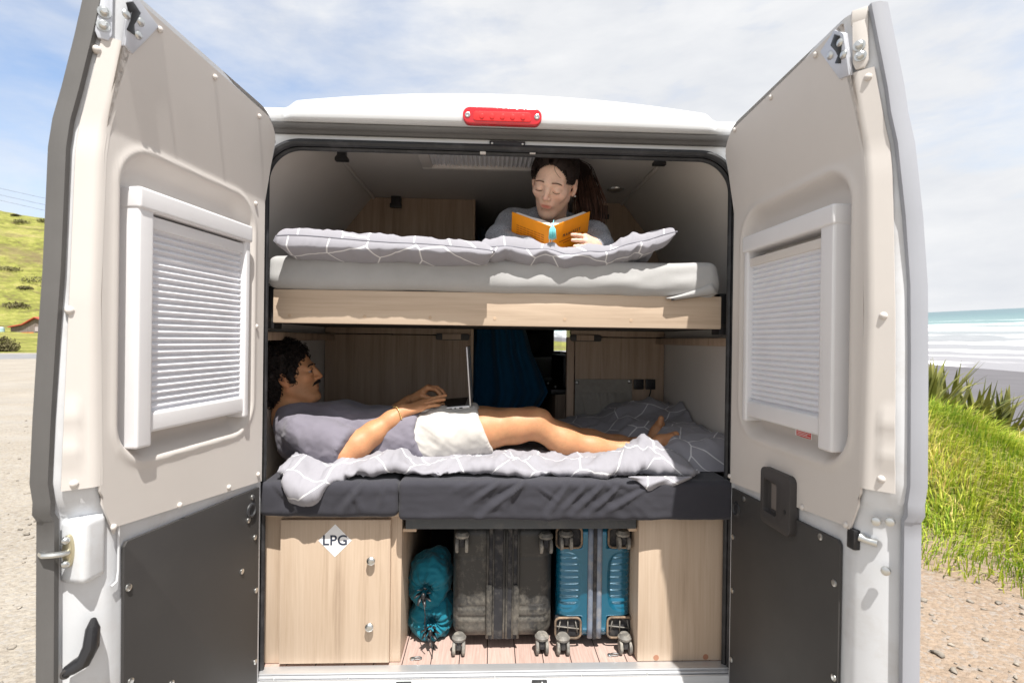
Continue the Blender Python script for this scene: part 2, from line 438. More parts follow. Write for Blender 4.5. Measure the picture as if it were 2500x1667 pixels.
def plank_mat():
    m, nt, b, tc = newmat('pink_brown_floor_planks'); co = tc.outputs['Object']
    sx = nd(nt, 'ShaderNodeSeparateXYZ', None, i0=co).outputs[0]
    u = math_(nt, 'ADD', math_(nt, 'MULTIPLY', sx, 10.2), 50.35)
    fr = math_(nt, 'FRACT', u); idx = math_(nt, 'FLOOR', u)
    seam = math_(nt, 'LESS_THAN', fr, .035)
    tone = nd(nt, 'ShaderNodeTexWhiteNoise', {'noise_dimensions': '1D'}, W=idx).outputs[0]
    g = noise(nt, co, 160, 4, .65, (1, .05, 1)); g2 = noise(nt, co, 500, 2, .5)
    a = math_(nt, 'ADD', math_(nt, 'MULTIPLY', g, .7), math_(nt, 'ADD', math_(nt, 'MULTIPLY', tone, .12), math_(nt, 'MULTIPLY', g2, .25)))
    c = ramp(nt, a, [(.3, (.30, .20, .17)), (.7, (.50, .375, .33))]); c = mixc(nt, seam, c, (.04, .025, .022))
    setp(nt, b, Base_Color=c, Roughness=.65); bump(nt, b, math_(nt, 'SUBTRACT', g, seam), .3, .001); return m
M['floor'] = plank_mat()

# ================================================================== the van
VAN = thing('camper_van', 'white camper van seen from behind with both rear doors wide open', 'camper van', (0, 0, -.55))
def vp(name, mb, m, parent=None, **k): return mb.build(name, M[m] if isinstance(m, str) else m, parent or VAN, **k)

def opening(grow=0., n=14):
    """rear opening outline, anticlockwise, in (x, z)"""
    return rrect(-.801-grow, .801+grow, -.15, 1.765+grow, .125+grow, n)
def ring(mb, inn, out, y0, y1):
    n = len(inn); V = [(p[0], y0, p[1]) for p in out]+[(p[0], y0, p[1]) for p in inn]+[(p[0], y1, p[1]) for p in out]+[(p[0], y1, p[1]) for p in inn]
    Fs = []
    for i in range(n):
        j = (i+1) % n
        Fs += [(i, j, n+j, n+i), (2*n+i, 3*n+i, 3*n+j, 2*n+j), (i, 2*n+i, 2*n+j, j), (n+i, n+j, 3*n+j, 3*n+i)]
    mb.add(V, Fs)
# rear frame around the opening (white ledge), then corner posts, sides, roof
mb = MB(); inn = opening(.012); out = rrect(-.84, .84, -.28, 1.835, .05, 14); ring(mb, inn, out, 0., .07); vp('rear_frame', mb, 'white', bevel=.004)
prof = [(-.95, -.30), (-1.0, -.05), (-1.02, .4), (-1.015, .9), (-.99, 1.4), (-.955, 1.75), (-.93, 1.83)]
ys = [0.0, .05, .3, 1., 2., 3., 4., 4.6, 5.15]
for sgn in (-1, 1):
    mb = MB()
    if sgn < 0: mb.slab([[(x, y, z) for (x, z) in prof] for y in ys], np.array((.02, 0, 0)))
    else:
        # the right-hand side is left open at the kitchen window
        mb.slab([[(-x, y, z) for (x, z) in prof] for y in ys], np.array((-.02, 0, 0)))
    vp('body_side', mb, 'white', smooth=True)
for s in (-1, 1):
    mb = MB(); mb.prism([(s*.84, -.016), (s*.93, -.016), (s*1.0, .4), (s*.995, .9), (s*.97, 1.4), (s*.935, 1.75), (s*.9, 1.835), (s*.84, 1.835)], 'y', .001, .06); vp('corner_post', mb, 'white', bevel=.006)
# roof with its raised rear brow
xs = np.concatenate([np.linspace(-.945, -.74, 6), np.linspace(-.73, -.68, 7), np.linspace(-.66, .66, 34), np.linspace(.68, .73, 7), np.linspace(.74, .945, 6)])
def roof_grid():
    G = []
    for x in xs:
        a = abs(x); arch = 1-(a/.72)**2*.9
        hm = sstep(.73, .68, a); top = 1.886*(1-hm)+(1.897+.047*max(arch, .0))*hm-.05*sstep(.84, .945, a)
        yb = -.040-.022*hm*(1-.5*(a/.72)**2) if a < .73 else -.038
        pr = [(-.030, 1.826), (yb+.004, 1.829), (yb, 1.836), (yb+.001, 1.85), (yb+.006, top-.04), (yb+.013, top-.018), (yb+.026, top-.006), (yb+.05, top), (.2, top+.005), (1, top+.01), (3, top), (4.4, top-.02), (5.2, 1.83)]
        G.append([(x, p, q) for p, q in pr])
    return G
mb = MB(); mb.grid(roof_grid()); vp('roof', mb, 'roofpaint', smooth=True, auto=60)
# dark gutter strip under the brow and its thin upper lip
mb = MB(); mb.prism([(-.036, 1.824), (.0, 1.824), (.0, 1.797), (-.014, 1.797), (-.020, 1.806), (-.030, 1.809)], 'x', -.80, .80); vp('gutter_seal', mb, 'grey_rubber', bevel=.002)
# opening seal: two rubber beads
def loop_tube(mb, pts2, y, r, n=8, flat=1.):
    p = [np.array((q[0], y, q[1])) for q in pts2]; p.append(p[0]); m = len(p)-1
    V = []
    for i in range(m):
        t = p[(i+1) % m]-p[i-1 if i else m-1]; t /= np.linalg.norm(t); nrm = np.array((t[2], 0, -t[0]))
        for k in range(n):
            q = 2*PI*k/n; V.append(p[i]+r*math.cos(q)*nrm+r*flat*math.sin(q)*np.array((0, 1., 0)))
    mb.add(V, [(i*n+k, i*n+(k+1) % n, ((i+1) % m)*n+(k+1) % n, ((i+1) % m)*n+k) for i in range(m) for k in range(n)])
def u_path(grow, y):
    o_ = [q for q in rrect(-.801-grow, .801+grow, -.4, 1.765+grow, .125+grow, 24) if q[1] > 1.5]
    return [(.801+grow, y, -.006), (.801+grow, y, .8)]+[(q[0], y, q[1]) for q in o_]+[(-.801-grow, y, .8), (-.801-grow, y, -.006)]
mb = MB(); mb.tube(u_path(.006, -.004), .0125, 8, up=(0, 1, 0)); mb.tube(u_path(-.008, .012), .009, 8, up=(0, 1, 0)); vp('opening_seal', mb, 'rubber', smooth=True)
# vertical grey hinge-side trims beside the opening
for s in (-1, 1):
    mb = MB(); mb.box(min(s*.816, s*.832), max(s*.816, s*.832), -.016, .001, .0, 1.60); vp('side_seal', mb, 'grey_rubber', bevel=.004)
# third brake light
BL = MB(); c0 = P(1130, 287, -.062); c1 = P(1322, 290, -.062); zc = (c0[2]+c1[2])/2+.002; xc0, xc1 = c0[0], c1[0]
BL.prism(rrect(xc0, xc1, zc-.0275, zc+.0275, .024, 8), 'y', -.074, -.05); bl = vp('brake_light', BL, 'redlens', bevel=.005, seg=3)
mb = MB(); mb.prism(rrect(xc0+.035, xc1-.035, zc-.018, zc+.012, .008, 5), 'y', -.0765, -.073)
for k in range(5):
    x = xc0+.062+k*(xc1-xc0-.124)/4; mb.cyl((x, -.079, zc-.004), (x, -.0755, zc-.004), .008, 12)
vp('lamp_cell', mb, 'redlens2', bl, bevel=.001)
for x in (xc0+.016, xc1-.016):
    mb = MB(); mb.lathe((x, -.073, zc), (0, -1, 0), [(0, .0085), (.003, .0085), (.004, .006), (.002, .003)], 14); vp('screw', mb, 'steel', bl)
# lock striker plate on the ledge
mb = MB(); a = P(1195, 345, -.003); b = P(1282, 361, -.003); mb.box(a[0], b[0], -.010, .002, b[2], a[2]); st = vp('lock_striker', mb, 'black', bevel=.002)
for x in (a[0]+.009, b[0]-.009):
    mb = MB(); mb.ball((x, -.011, (a[2]+b[2])/2), .0042, sc=(1, .5, 1)); vp('screw', mb, 'steel', st, smooth=True)
for px in (1179, 1300):
    mb = MB(); c = P(px, 375, .006); mb.box(c[0]-.010, c[0]+.010, -.004, .012, c[2]-.004, c[2]+.004); vp('seal_clip', mb, 'beige', bevel=.002)
# sill strip (ribbed aluminium), rear step and its stop blocks
z0 = P(1215, 1633, -.005)[2]; zb = P(1215, 1656, -.03)[2]
pr = [(.03, z0-.002), (.0, z0), (-.012, z0), (-.014, z0-.004), (-.009, z0-.0065), (-.019, z0-.009), (-.021, z0-.013), (-.015, z0-.0155), (-.026, z0-.018), (-.028, z0-.022), (-.027, zb+.002), (-.024, zb), (.03, zb)]
mb = MB(); mb.prism(pr, 'x', -.802, .802); ss = vp('sill_strip', mb, 'alu')
for px in (668, 850, 1032, 1208, 1420, 1580):
    mb = MB(); c = P(px, 1637, -.02); mb.ball((c[0], -.0205, z0-.0125), .0035, 8, 5, (1, .6, 1)); vp('screw', mb, 'steel', ss, smooth=True)
mb = MB(); mb.prism([(.06, zb-.001), (-.030, zb-.001), (-.036, zb-.02), (-.085, zb-.045), (-.10, zb-.075), (-.10, -.30), (.06, -.30)], 'x', -.80, .80); vp('rear_step', mb, 'white', bevel=.008)
for px, sx in ((984, 1), (1318, -1)):
    c = P(px, 1657, -.05); mb = MB(); w = .026
    mb.prism([(-.030, zb-.003), (-.045, zb-.003), (-.093, zb-.040), (-.094, zb-.075), (-.06, zb-.075)], 'x', c[0]-w, c[0]+w); sb = vp('door_stop_block', mb, 'black', bevel=.003)
    for q in ((-.3, .9), (.6, .25)):
        mb = MB(); mb.ball((c[0]+w*q[0]*sx, -.045-.048*(1-q[1])+.002, zb-.003-.037*(1-q[1])), .006, 8, 5); vp('screw', mb, 'steel', sb, smooth=True)
mb = MB(); mb.prism([(-.02, -.08), (-.16, -.10), (-.19, -.15), (-.19, -.32), (.1, -.34), (.1, -.12)], 'x', -1.0, 1.0); vp('bumper', mb, 'dkplastic', bevel=.02)
# wheels, not in view of the photo's camera but part of the van
for x in (-.92, .92):
    for y in (.95, 4.3):
        mb = MB(); mb.lathe((x-.11*np.sign(x), y, -.21), (np.sign(x), 0, 0), [(0, .2), (.01, .32), (.05, .34), (.17, .34), (.21, .32), (.215, .2), (.2, .19), (.18, .05)], 36)
        vp('wheel', mb, 'rubber', smooth=True)

# ------------------------------------------------------------------ interior
mb = MB(); mb.box(-.93, .93, .028, 5.2, -.05, 0.); vp('van_floor', mb, 'floor')
wallp = [(.905, 0.), (.905, 1.30), (.90, 1.42), (.875, 1.54), (.82, 1.665), (.665, 1.86)]
for s in (-1, 1):
    if s < 0: G = [[(-x, y, z) for x, z in wallp] for y in np.linspace(.055, 5.2, 12)]; o_ = np.array((-.012, 0, 0)); mb = MB(); mb.slab(G, o_); vp('wall_lining', mb, 'lining', smooth=True, auto=60)
    else:
        # a kitchen window is cut through the far part of this wall
        mb = MB()
        mb.slab([[(x, y, z) for x, z in wallp] for y in (.055, .5, 1., 1.6, 2.2, 4.35)], np.array((.012, 0, 0)))
        mb.slab([[(x, y, z) for x, z in ((.905, 0.), (.905, .98))] for y in (4.35, 5.2)], np.array((.012, 0, 0)))
        mb.slab([[(x, y, z) for x, z in ((.905, 1.30), (.90, 1.42), (.875, 1.54), (.82, 1.665), (.665, 1.86))] for y in (4.35, 5.2)], np.array((.012, 0, 0)))
        vp('wall_lining', mb, 'lining', smooth=True, auto=60)
    # ceiling edge trim running into the van, and the shelf rail under the upper bunk
    mb = MB(); mb.tube([(s*.658, .06, 1.856), (s*.658, 1.0, 1.856)], .008, 6); vp('ceiling_trim', mb, 'ceil', smooth=True)
    mb = MB(); mb.box(min(s*.85, s*.90), max(s*.85, s*.90), .07, 1.0, 1.108, 1.140); vp('bunk_rail', mb, 'walnut', bevel=.004)
mb = MB(); mb.box(-.70, .70, .05, 5.2, 1.862, 1.875); vp('ceiling_lining', mb, 'ceil')
# upper corners between frame and lining
mb = MB(); mb.box(-.93, .93, .05, .058, 1.80, 1.89)
vp('header_board', mb, 'ceil')
# partition: wooden panels with an open walkway between them
def part_poly(xa, xb, z0, z1):
    """panel clipped to the wall profile"""
    pts = []
    def xw(z): return float(np.interp(z, [p[1] for p in wallp], [p[0] for p in wallp]))
    if xa < 0: return [(xb, z0), (xb, z1)]+[(-min(xw(z), -xa), z) for z in np.linspace(z1, z0, 9)]
    return [(xa, z1), (xa, z0)]+[(min(xw(z), xb), z) for z in np.linspace(z0, z1, 9)]
for nm, xa, xb, za, zb2 in (('partition_panel', -.9, -.140, 1.145, 1.86), ('partition_panel', -.9, -.127, .0, 1.14), ('partition_panel', .395, .9, 1.145, 1.86), ('partition_panel', .418, .9, .0, 1.14)):
    mb = MB(); mb.prism(part_poly(xa, xb, za, zb2), 'y', 1.0, 1.018); vp(nm, mb, 'walnut', bevel=.002)
mb = MB(); mb.box(.372, .412, .985, 1.03, .0, 1.14); vp('panel_edge', mb, 'walnut', bevel=.006)
mb = MB(); mb.box(-.139, -.124, .995, 1.03, 0., 1.86); vp('panel_edge', mb, 'edge', bevel=.004)
# handles of the two lower panels (dark slots with a lighter middle)
for pa, pb in (((1064, 814), (1146, 831)), ((1392, 817), (1468, 834))):
    a, b = P(*pa, .99), P(*pb, .99); mb = MB(); mb.prism(rrect(a[0], b[0], b[2], a[2], .012, 5), 'y', .982, 1.0); h = vp('panel_handle', mb, 'dkplastic', bevel=.002)
    mb = MB(); w = b[0]-a[0]; mb.box(a[0]+w*.2, b[0]-w*.25, .978, .984, b[2]+.004, a[2]-.001); vp('handle_insert', mb, 'walnut', h)
# black latches on the partition and under the ceiling
for px, py, Y in ((968, 492, .99), (1471, 519, .99), (835, 383, .22), (1609, 394, .22)):
    c = P(px, py, Y); mb = MB(); k = .02*(Y+1.78)/2.2
    if Y > .5: mb.box(c[0]-k, c[0]+k, Y-.02, Y+.01, c[2]-k*1.3, c[2]+k*1.3); mb.box(c[0]-k*1.2, c[0]+k*1.2, Y-.026, Y-.012, c[2]-k*1.5, c[2]-k*.6)
    else: mb.prism([(c[0]-k*.9, 1.862), (c[0]-k*.9, c[2]+.004), (c[0]-k*1.35, c[2]-.006), (c[0]-k*1.35, c[2]-.017), (c[0]+k*1.35, c[2]-.017), (c[0]+k*1.35, c[2]-.006), (c[0]+k*.9, c[2]+.004), (c[0]+k*.9, 1.862)], 'y', Y-.012, Y+.012)
    vp('locker_latch', mb, 'black', bevel=.002)
c = P(1503, 460, .75); mb = MB(); mb.lathe((c[0], .75, 1.862), (0, 0, -1), [(0, .042), (.007, .04), (.009, .03), (.006, .024)], 24); vp('ceiling_lamp', mb, 'steel')
# roof vent with a ribbed blind
vx0, vx1, vy0, vy1 = -.285, .135, .06, .42
mb = MB()
for bx in ((vx0-.045, vx0, vy0, vy1), (vx1, vx1+.03, vy0, vy1), (vx0-.045, vx1+.03, vy1-.002, vy1+.03)): mb.box(bx[0], bx[1], bx[2], bx[3], 1.833, 1.861)
rv = vp('roof_vent', mb, 'beige', bevel=.008)
G = []
n = 46
for i in range(n+1):
    x = vx0+(vx1-vx0)*i/n; z = 1.842+(.010 if i % 2 else 0); G.append([(x, vy0, z), (x, vy1-.002, z)])
mb = MB(); mb.slab(G, np.array((0, 0, .002))); vp('vent_blind', mb, 'blindwhite', rv)
# storage pocket, sockets on the right lower panel
a, b = P(1404, 925, .985), P(1542, 1023, .985)
m_net = mat('grey_mesh_cloth', (.30, .285, .26), .9, var=.1, vs=40, bmp=.6, bs=900, bd=.001)
G = [[(a[0]+(b[0]-a[0])*i/20, .984-.004*math.sin(PI*i/20)*math.sin(PI*j/14), b[2]+(a[2]-b[2])*j/14) for j in range(15)] for i in range(21)]
mb = MB(); mb.slab(G, np.array((0, .004, 0))); pk = vp('storage_pocket', mb, m_net, smooth=True)
a2, b2 = P(1420, 958, .97), P(1528, 1018, .97); G = []
for i in range(41):
    u = i/40; row = []
    for j in range(13):
        v = j/12; row.append((a2[0]+(b2[0]-a2[0])*(.5+(u-.5)*(.78+.22*v)), .975-.016*math.sin(PI*u)*(.5+.5*v)-.005*math.sin(u*34+3*v)*(v)*math.sin(PI*u), b2[2]+(a2[2]-b2[2])*v))
    G.append(row)
mb = MB(); mb.slab(G, np.array((0, .003, 0))); vp('pocket_pouch', mb, m_net, pk, smooth=True)
for px, py in ((1409, 934), (1537, 931), (1535, 1016)):
    c = P(px, py, .98); mb = MB(); mb.ball((c[0], .979, c[2]), .010, 12, 7, (1, .6, 1)); vp('snap_stud', mb, 'steel', pk, smooth=True)
for px in (1559.5, 1588):
    c = P(px, 938, .99); mb = MB(); mb.box(c[0]-.0265, c[0]+.0265, .985, 1., c[2]-.027, c[2]+.027); so = vp('power_socket', mb, 'black', bevel=.004)
    mb = MB(); mb.lathe((c[0], .986, c[2]), (0, -1, 0), [(0, .017), (.003, .016), (-.004, .013)], 18); vp('socket_ring', mb, 'black', so)
cb = MB(); cb.tube([P(x, y, Y) for x, y, Y in ((1590, 945, .97), (1588, 958, .95), (1578, 985, .93), (1562, 1003, .92), (1540, 1010, .92), (1518, 1012, .92), (1510, 1022, .91), (1506, 1034, .90))], .0035, 6)
CABLE = cb.build('charging_cable', M['black'], None, smooth=True); tag(CABLE, 'thin black charging cable running from wall socket down to the bed', 'cable')
# kitchen unit beyond the walkway, dark bulkhead, front of the van
mb = MB(); mb.box(.36, .90, 1.35, 2.3, 0., .80); ku = vp('kitchen_unit', mb, 'walnut', bevel=.004)
mb = MB(); mb.box(.33, .90, 1.33, 2.32, .80, .83); vp('worktop', mb, 'black', ku, bevel=.008)
for px, py in ((1338, 935), (1356, 944)):
    c = P(px, py, 1.34); mb = MB(); mb.ball((c[0], 1.342, c[2]), .009, 10, 6); vp('cupboard_knob', mb, 'steel', ku, smooth=True)
c = P(1362, 872, 1.9)
mb = MB(); mb.box(.44, .56, 1.6, 2.25, .83, 1.02); vp('stove_hood', mb, 'black', ku, bevel=.01)
mb = MB(); mb.box(-.93, .30, 2.9, 2.92, 0., 1.87); vp('washroom_wall', mb, 'dkplastic')
c = P(1303, 832, 2.85); mb = MB(); mb.lathe((c[0], 2.9, 1.10), (0, -1, 0), [(0, .085), (.02, .08), (.024, .05)], 24); vp('washroom_handle', mb, 'dkplastic')
mb = MB(); mb.box(-.93, .82, 5.18, 5.2, 0., 1.87); mb.box(.82, .93, 5.18, 5.2, 0., .98); mb.box(.82, .93, 5.18, 5.2, 1.34, 1.87); vp('cab_bulkhead', mb, 'dkplastic')
glass = mat('clear_glass', (.9, .93, .92), .02, trans=1., var=0.)
mb = MB(); mb.box(.822, .925, 5.186, 5.19, .982, 1.338); vp('cab_window', mb, glass)
mb = MB(); mb.slab([[(x, y, z) for x, z in ((-1.0, -.1), (-1.0, .8), (-.95, 1.3), (-.9, 1.84))] for y in (5.15, 5.152)], np.array((0, .02, 0))); vp('windscreen_pillar', mb, 'white')
mb = MB(); mb.prism([(5.15, -.3), (6.0, -.3), (6.05, .2), (5.85, .55), (5.2, .9), (5.15, .9)], 'x', -.98, .98); vp('bonnet', mb, 'white', bevel=.05)

# ------------------------------------------------------------------ furniture
# upper bunk: base board and its fascia
mb = MB(); mb.box(-.90, .90, .09, .999, 1.176, 1.19); vp('bunk_base', mb, 'dark')
a, b = P(656, 719, .062), P(1762, 803, .062)
mb = MB(); mb.box(-.789, .789, .062, .084, 1.170, 1.287); bf = vp('bunk_fascia', mb, 'oak_x', bevel=.004)
for px in (707, 890, 1050, 1208, 1379, 1541):
    c = P(px, 775, .062); mb = MB(); mb.lathe((c[0], .0622, 1.196), (0, -1, 0), [(0, .0062), (.0012, .0058), (.0013, .002)], 14); vp('screw_cap', mb, 'edge', bf)
for s in (-1, 1):
    mb = MB(); mb.box(min(s*.795, s*.86), max(s*.795, s*.86), .09, .16, 1.15, 1.30); vp('bunk_bracket', mb, 'black', bevel=.004)
# left cabinet
mb = MB(); mb.box(-.86, -.334, .045, .95, .002, .508); cab = vp('cabinet', mb, 'oak_z', bevel=.002)
tag(cab, 'low oak cabinet under the bed with gas label and two knobs')
mb = MB(); mb.prism([(-.86, .03), (-.352, .03), (-.338, .036), (-.330, .05), (-.330, .95), (-.86, .95)], 'z', .509, .526); vp('cabinet_top', mb, 'oak_x', cab, bevel=.005)
a, b = P(688, 1266, .035), P(957, 1620, .028)
mb = MB(); mb.box(a[0], P(953, 1400, .03)[0], .024, .0445, .012, a[2]); vp('cabinet_door', mb, 'oak_z', cab, bevel=.003)
for px, py in ((907, 1366), (903, 1527)):
    c = P(px, py, .02); mb = MB(); mb.lathe((c[0], .024, c[2]), (0, -1, 0), [(0, .009), (.006, .008), (.010, .0135), (.017, .0145), (.021, .011), (.0225, .006)], 20); vp('cabinet_knob', mb, 'steel', cab, smooth=True)
c = P(818, 1319, .024); r_ = .056
mb = MB(); mb.prism([(c[0]-r_, c[2]), (c[0], c[2]+r_), (c[0]+r_, c[2]), (c[0], c[2]-r_)], 'y', .0232, .0238); vp('gas_label', mb, 'paper', cab)
text_mesh('LPG', .048, 'label_text', M['ink'], (c[0], .0228, c[2]), (1, 0, 0), (0, 0, 1), cab, bold=.0007, spacing=1.05)
# right cabinet
mb = MB(); mb.box(.492, .86, .03, .95, .002, .520); rc = vp('cabinet', mb, 'oak_z', bevel=.003)
tag(rc, 'plain oak cabinet end under the foot of the bed')
for px, py in ((1602, 1605), (1723, 1603)):
    c = P(px, py, .029); mb = MB(); mb.lathe((c[0], .0302, c[2]), (0, -1, 0), [(0, .010), (.0008, .0098), (.0009, .004)], 18); vp('screw_cap', mb, mat('brown_screw_cap', (.36, .17, .10), .5), rc)
# bed base between the cabinets
mb = MB(); a = P(990, 1256, .04); b = P(1556, 1291, .04); mb.box(-.322, .486, .040, .085, b[2], .520); mb.box(-.325, .490, .086, .95, .490, .518); vp('bed_base', mb, 'steelgrey', bevel=.006)
for xa, xb in ((-.333, -.285), (.462, .491)):
    mb = MB(); mb.box(xa, xb, .05, .9, b[2]-.012, b[2]-.001 if xa > 0 else b[2]-.001); vp('bed_cleat', mb, 'edge', bevel=.002)
mb = MB(); mb.box(-.327, .487, .93, .94, 0., .49); vp('locker_back', mb, 'dark')
# tie-down rings on the floor
for px, py in ((1015, 1606), (1497, 1597)):
    c = PZ(px, py, .004); mb = MB(); mb.lathe((c[0]-.012, c[1], .0005), (0, 0, 1), [(0, .010), (.004, .009), (.006, .005)], 16)
    th = np.linspace(0, 2*PI, 25); mb.tube([(c[0]+.006+.014*math.cos(t), c[1]+.007*math.sin(t), .005) for t in th], .0022, 6, False); vp('tie_down_ring', mb, 'steel', smooth=True)

# ================================================================== rear doors
def make_door(side):
    L = side < 0
    H = np.array((-.775, 0.)) if L else np.array((.785, 0.))
    d = np.array((-.143, -.990)) if L else np.array((.027, -1.0)); d = d/np.linalg.norm(d)
    o = np.array((d[1], -d[0])) if L else np.array((-d[1], d[0]))
    slope = .06 if L else .065
    def xf(V):
        V = np.asarray(V, float); W = np.empty_like(V)
        W[:, 0] = H[0]+d[0]*V[:, 0]+o[0]*V[:, 1]; W[:, 1] = H[1]+d[1]*V[:, 0]+o[1]*V[:, 1]; W[:, 2] = V[:, 2]; return W
    d3 = np.array((d[0], d[1], 0)); o3 = np.array((o[0], o[1], 0)); H3 = np.array((H[0], H[1], 0))
    def face(px, py, off=0.):   # (u, z) on the inner face, n = off
        n = -o3; p0 = H3+o3*off; q = ray(px, py); t = ((p0-CAM)@n)/(q@n); p = CAM+t*q-H3; return p@d3, p[2]
    sd = (d3+o3)/math.sqrt(2); sn = (d3-o3)/math.sqrt(2)
    def strip(px, py, c=.645, n0=0.):  # (u, n, z) on the bevelled free edge
        p0 = H3+d3*c+o3*n0; q = ray(px, py); t = ((p0-CAM)@sn)/(q@sn); p = CAM+t*q-H3; return p@d3, p@o3, p[2]
    def zt(u): 
        r = .085; b = 1.838+slope*(u-.04); q = np.clip((.03+r-u)/r, 0, 1); return b-r*(1-np.sqrt(1-q*q*.999))
    def zz(u, z): return z if z < 1.6 else 1.6+(z-1.6)/.2*(zt(u)-1.6)
    def nf(z): return -.16*max(0, z-1.56)
    def ns(z): return max(nf(z)+kd(z)+.030, ns_(z))
    def ns_(z): return float(np.interp(z, [-.1, .3, .86, 1.33, 1.66, 1.82], [.074, .076, .080, .056, .040, .020] if L else [.085, .09, .088, .080, .048, .018]))
    def u1(z): return float(np.interp(z, [-.1, .74, .79, 1.2, 1.5, 1.82], [.615, .615, .645, .655, .645, .600 if L else .608]))
    def kd(z): return float(np.interp(z, [.8, 1.2, 1.6, 1.82], [.042, .030, .030, .026] if L else [.042, .034, .032, .028]))
    def usf(z): return u1(z)+kd(z)+.013+(.016 if z < .77 else 0)
    levels = [-.12, .1, .3, .5, .7, .74, .755, .78, .82, .95, 1.1, 1.25, 1.4, 1.5, 1.56, 1.62, 1.66, 1.7, 1.74, 1.78, 1.80]
    uh = np.linspace(.03, .12, 6)
    G = []
    for z in levels:
        f, s_, c, us = nf(z)+.006, ns(z), u1(z), usf(z)
        if side > 0 and z > 1.75: pass
        kz = float(np.interp(z, [1.3, 1.82], [1, .72])); g_ = f+(.050 if .75 < z < 1.61 else 0.); g_ = min(g_, s_-.02)
        sec = [(.03, s_)]+[(u, f if u < .09 else g_) for u in uh]+[(.3, g_), (.5, g_), (c-.020, g_), (c-.012, f), (c+.003, f+.004), (c+kd(z), f+kd(z)), (c+kd(z)+.006, f+kd(z)+.010), (us-.006, max(f+kd(z)+.013, s_-.012)), (us, s_), (.5, s_), (.3, s_), (.1, s_)]
        G.append([(u, n, zz(u, z)) for u, n in sec])
    G = np.array(G); m = G.shape[1]; mb = MB(xf)
    V = G.reshape(-1, 3); Fs = [(i*m+k, i*m+(k+1) % m, (i+1)*m+(k+1) % m, (i+1)*m+k) for i in range(len(levels)-1) for k in range(m)]
    Fs += [list(range(m))[::-1], list(range((len(levels)-1)*m, len(levels)*m))]; mb.add(V, Fs)
    D = mb.build('rear_door', M['metal_white'], VAN, smooth=True, auto=32)
    tag(D, 'left rear door swung open, pleated blind lit by the sun' if L else 'right rear door swung open, pleated blind in shade, black pull handle')
    sp = lambda nm, b, mm, **k: b.build(nm, M[mm] if isinstance(mm, str) else mm, D, **k)
    # outer skin lip with its rubber
    G = []
    for z in levels:
        s_ = ns(z); us = usf(z); G.append([(us+.004, s_-.030, zz(us, z)), (us+.012, s_-.016, zz(us, z)), (us+.010, s_+.004, zz(us, z)), (us-.008, s_+.006, zz(us, z)), (us-.008, s_-.028, zz(us, z))])
    G = np.array(G); m = 5; mb = MB(xf); mb.add(G.reshape(-1, 3), [(i*m+k, i*m+(k+1) % m, (i+1)*m+(k+1) % m, (i+1)*m+k) for i in range(len(levels)-1) for k in range(m)]+[list(range(m)), list(range((len(levels)-1)*m, len(levels)*m))])
    sp('edge_rubber', mb, 'grey_rubber' if L else 'silver', smooth=True, auto=50)  # right lip's colour carries painted shade
    # beige inner panel with the window recess, one skin
    ua, ub = .040, None
    nu, nz = 96, 150
    G = np.zeros((nu+1, nz+1, 3)); rx0, rx1, rz0, rz1, rr = .108, .592, .838, 1.535, .085
    for i in range(nu+1):
        s = i/nu; u = ua+(.640-ua)*s
        zb = .650+.052*s if u < .60 else .678+(u-.60)*2.4
        ztop = zt(u)-.026
        for j in range(nz+1):
            z = zb+(ztop-zb)*j/nz; uu = min(u, u1(z)-.004) if i == nu else u*(1 if z < 1.6 else 1-(z-1.6)*.09*s)
            qx = abs(u-(rx0+rx1)/2)-(rx1-rx0)/2+rr; qz = abs(z-(rz0+rz1)/2)-(rz1-rz0)/2+rr
            sd_ = math.hypot(max(qx, 0), max(qz, 0))+min(max(qx, qz), 0)-rr
            rim = float(sstep(.012, -.030, sd_))
            lip = -.004*math.exp(-((sd_-.014)/.010)**2)
            G[i, j] = (uu, nf(z)+.040*rim+lip-.004, z)
    mb = MB(xf); mb.slab(G, np.array((0, .005, 0))); sp('inner_panel', mb, 'beige', smooth=True, auto=45)
    # beige strip wrapped round the free edge
    G = []
    for z in np.linspace(.80, 1.712 if L else 1.70, 40):
        c = u1(z); f = nf(z); g = .0035*(abs(((z-.88)/.022)) < 1)+.0035*(abs(((z-.955)/.022)) < 1)
        row = []
        for k in range(9):
            t = k/8
            if t < .25: u, n = c-.012+.018*t*4, f-.0045+.002*t*4
            else: q = (t-.25)/.75; w_ = kd(z)-.005; u, n = c+.006+w_*q, f+.000+w_*q
            if t > .6: u += g; n -= g
            row.append((u, n, zz(u, z)))
        G.append(row)
    mb = MB(xf); mb.slab(G, np.array((-.003, .004, 0))); sp('edge_trim', mb, 'beige', smooth=True, auto=40)
    # kick panel with screws and a rubber bung
    q = [(.052, -.10), (.052, .634), (.568, .655), (.576, .645), (.572, -.10)]
    mb = MB(xf); mb.add([(u, n, z) for n in (-.004, .004) for u, z in q], [(4, 3, 2, 1, 0), (5, 6, 7, 8, 9)]+[(i, (i+1) % 5, 5+(i+1) % 5, 5+i) for i in range(5)])
    kp = sp('kick_panel', mb, 'kick', bevel=.002)
    scr = [(1260, 640), (1207, 1010), (1240, 755), (640, 1090), (1272, 840), (1277, 1105), (1283, 1450), (650, 1560), (855, 1570)] if L else None
    pts = [(x*700/1431, 900+y*767/1568) for x, y in scr] if L else [(1740+x*760/1787, 1000+y*667/1568) for x, y in ((108, 722), (180, 510), (98, 1022), (85, 1405), (620, 728), (716, 1005), (696, 1535))]
    mb = MB(xf); mb2 = None
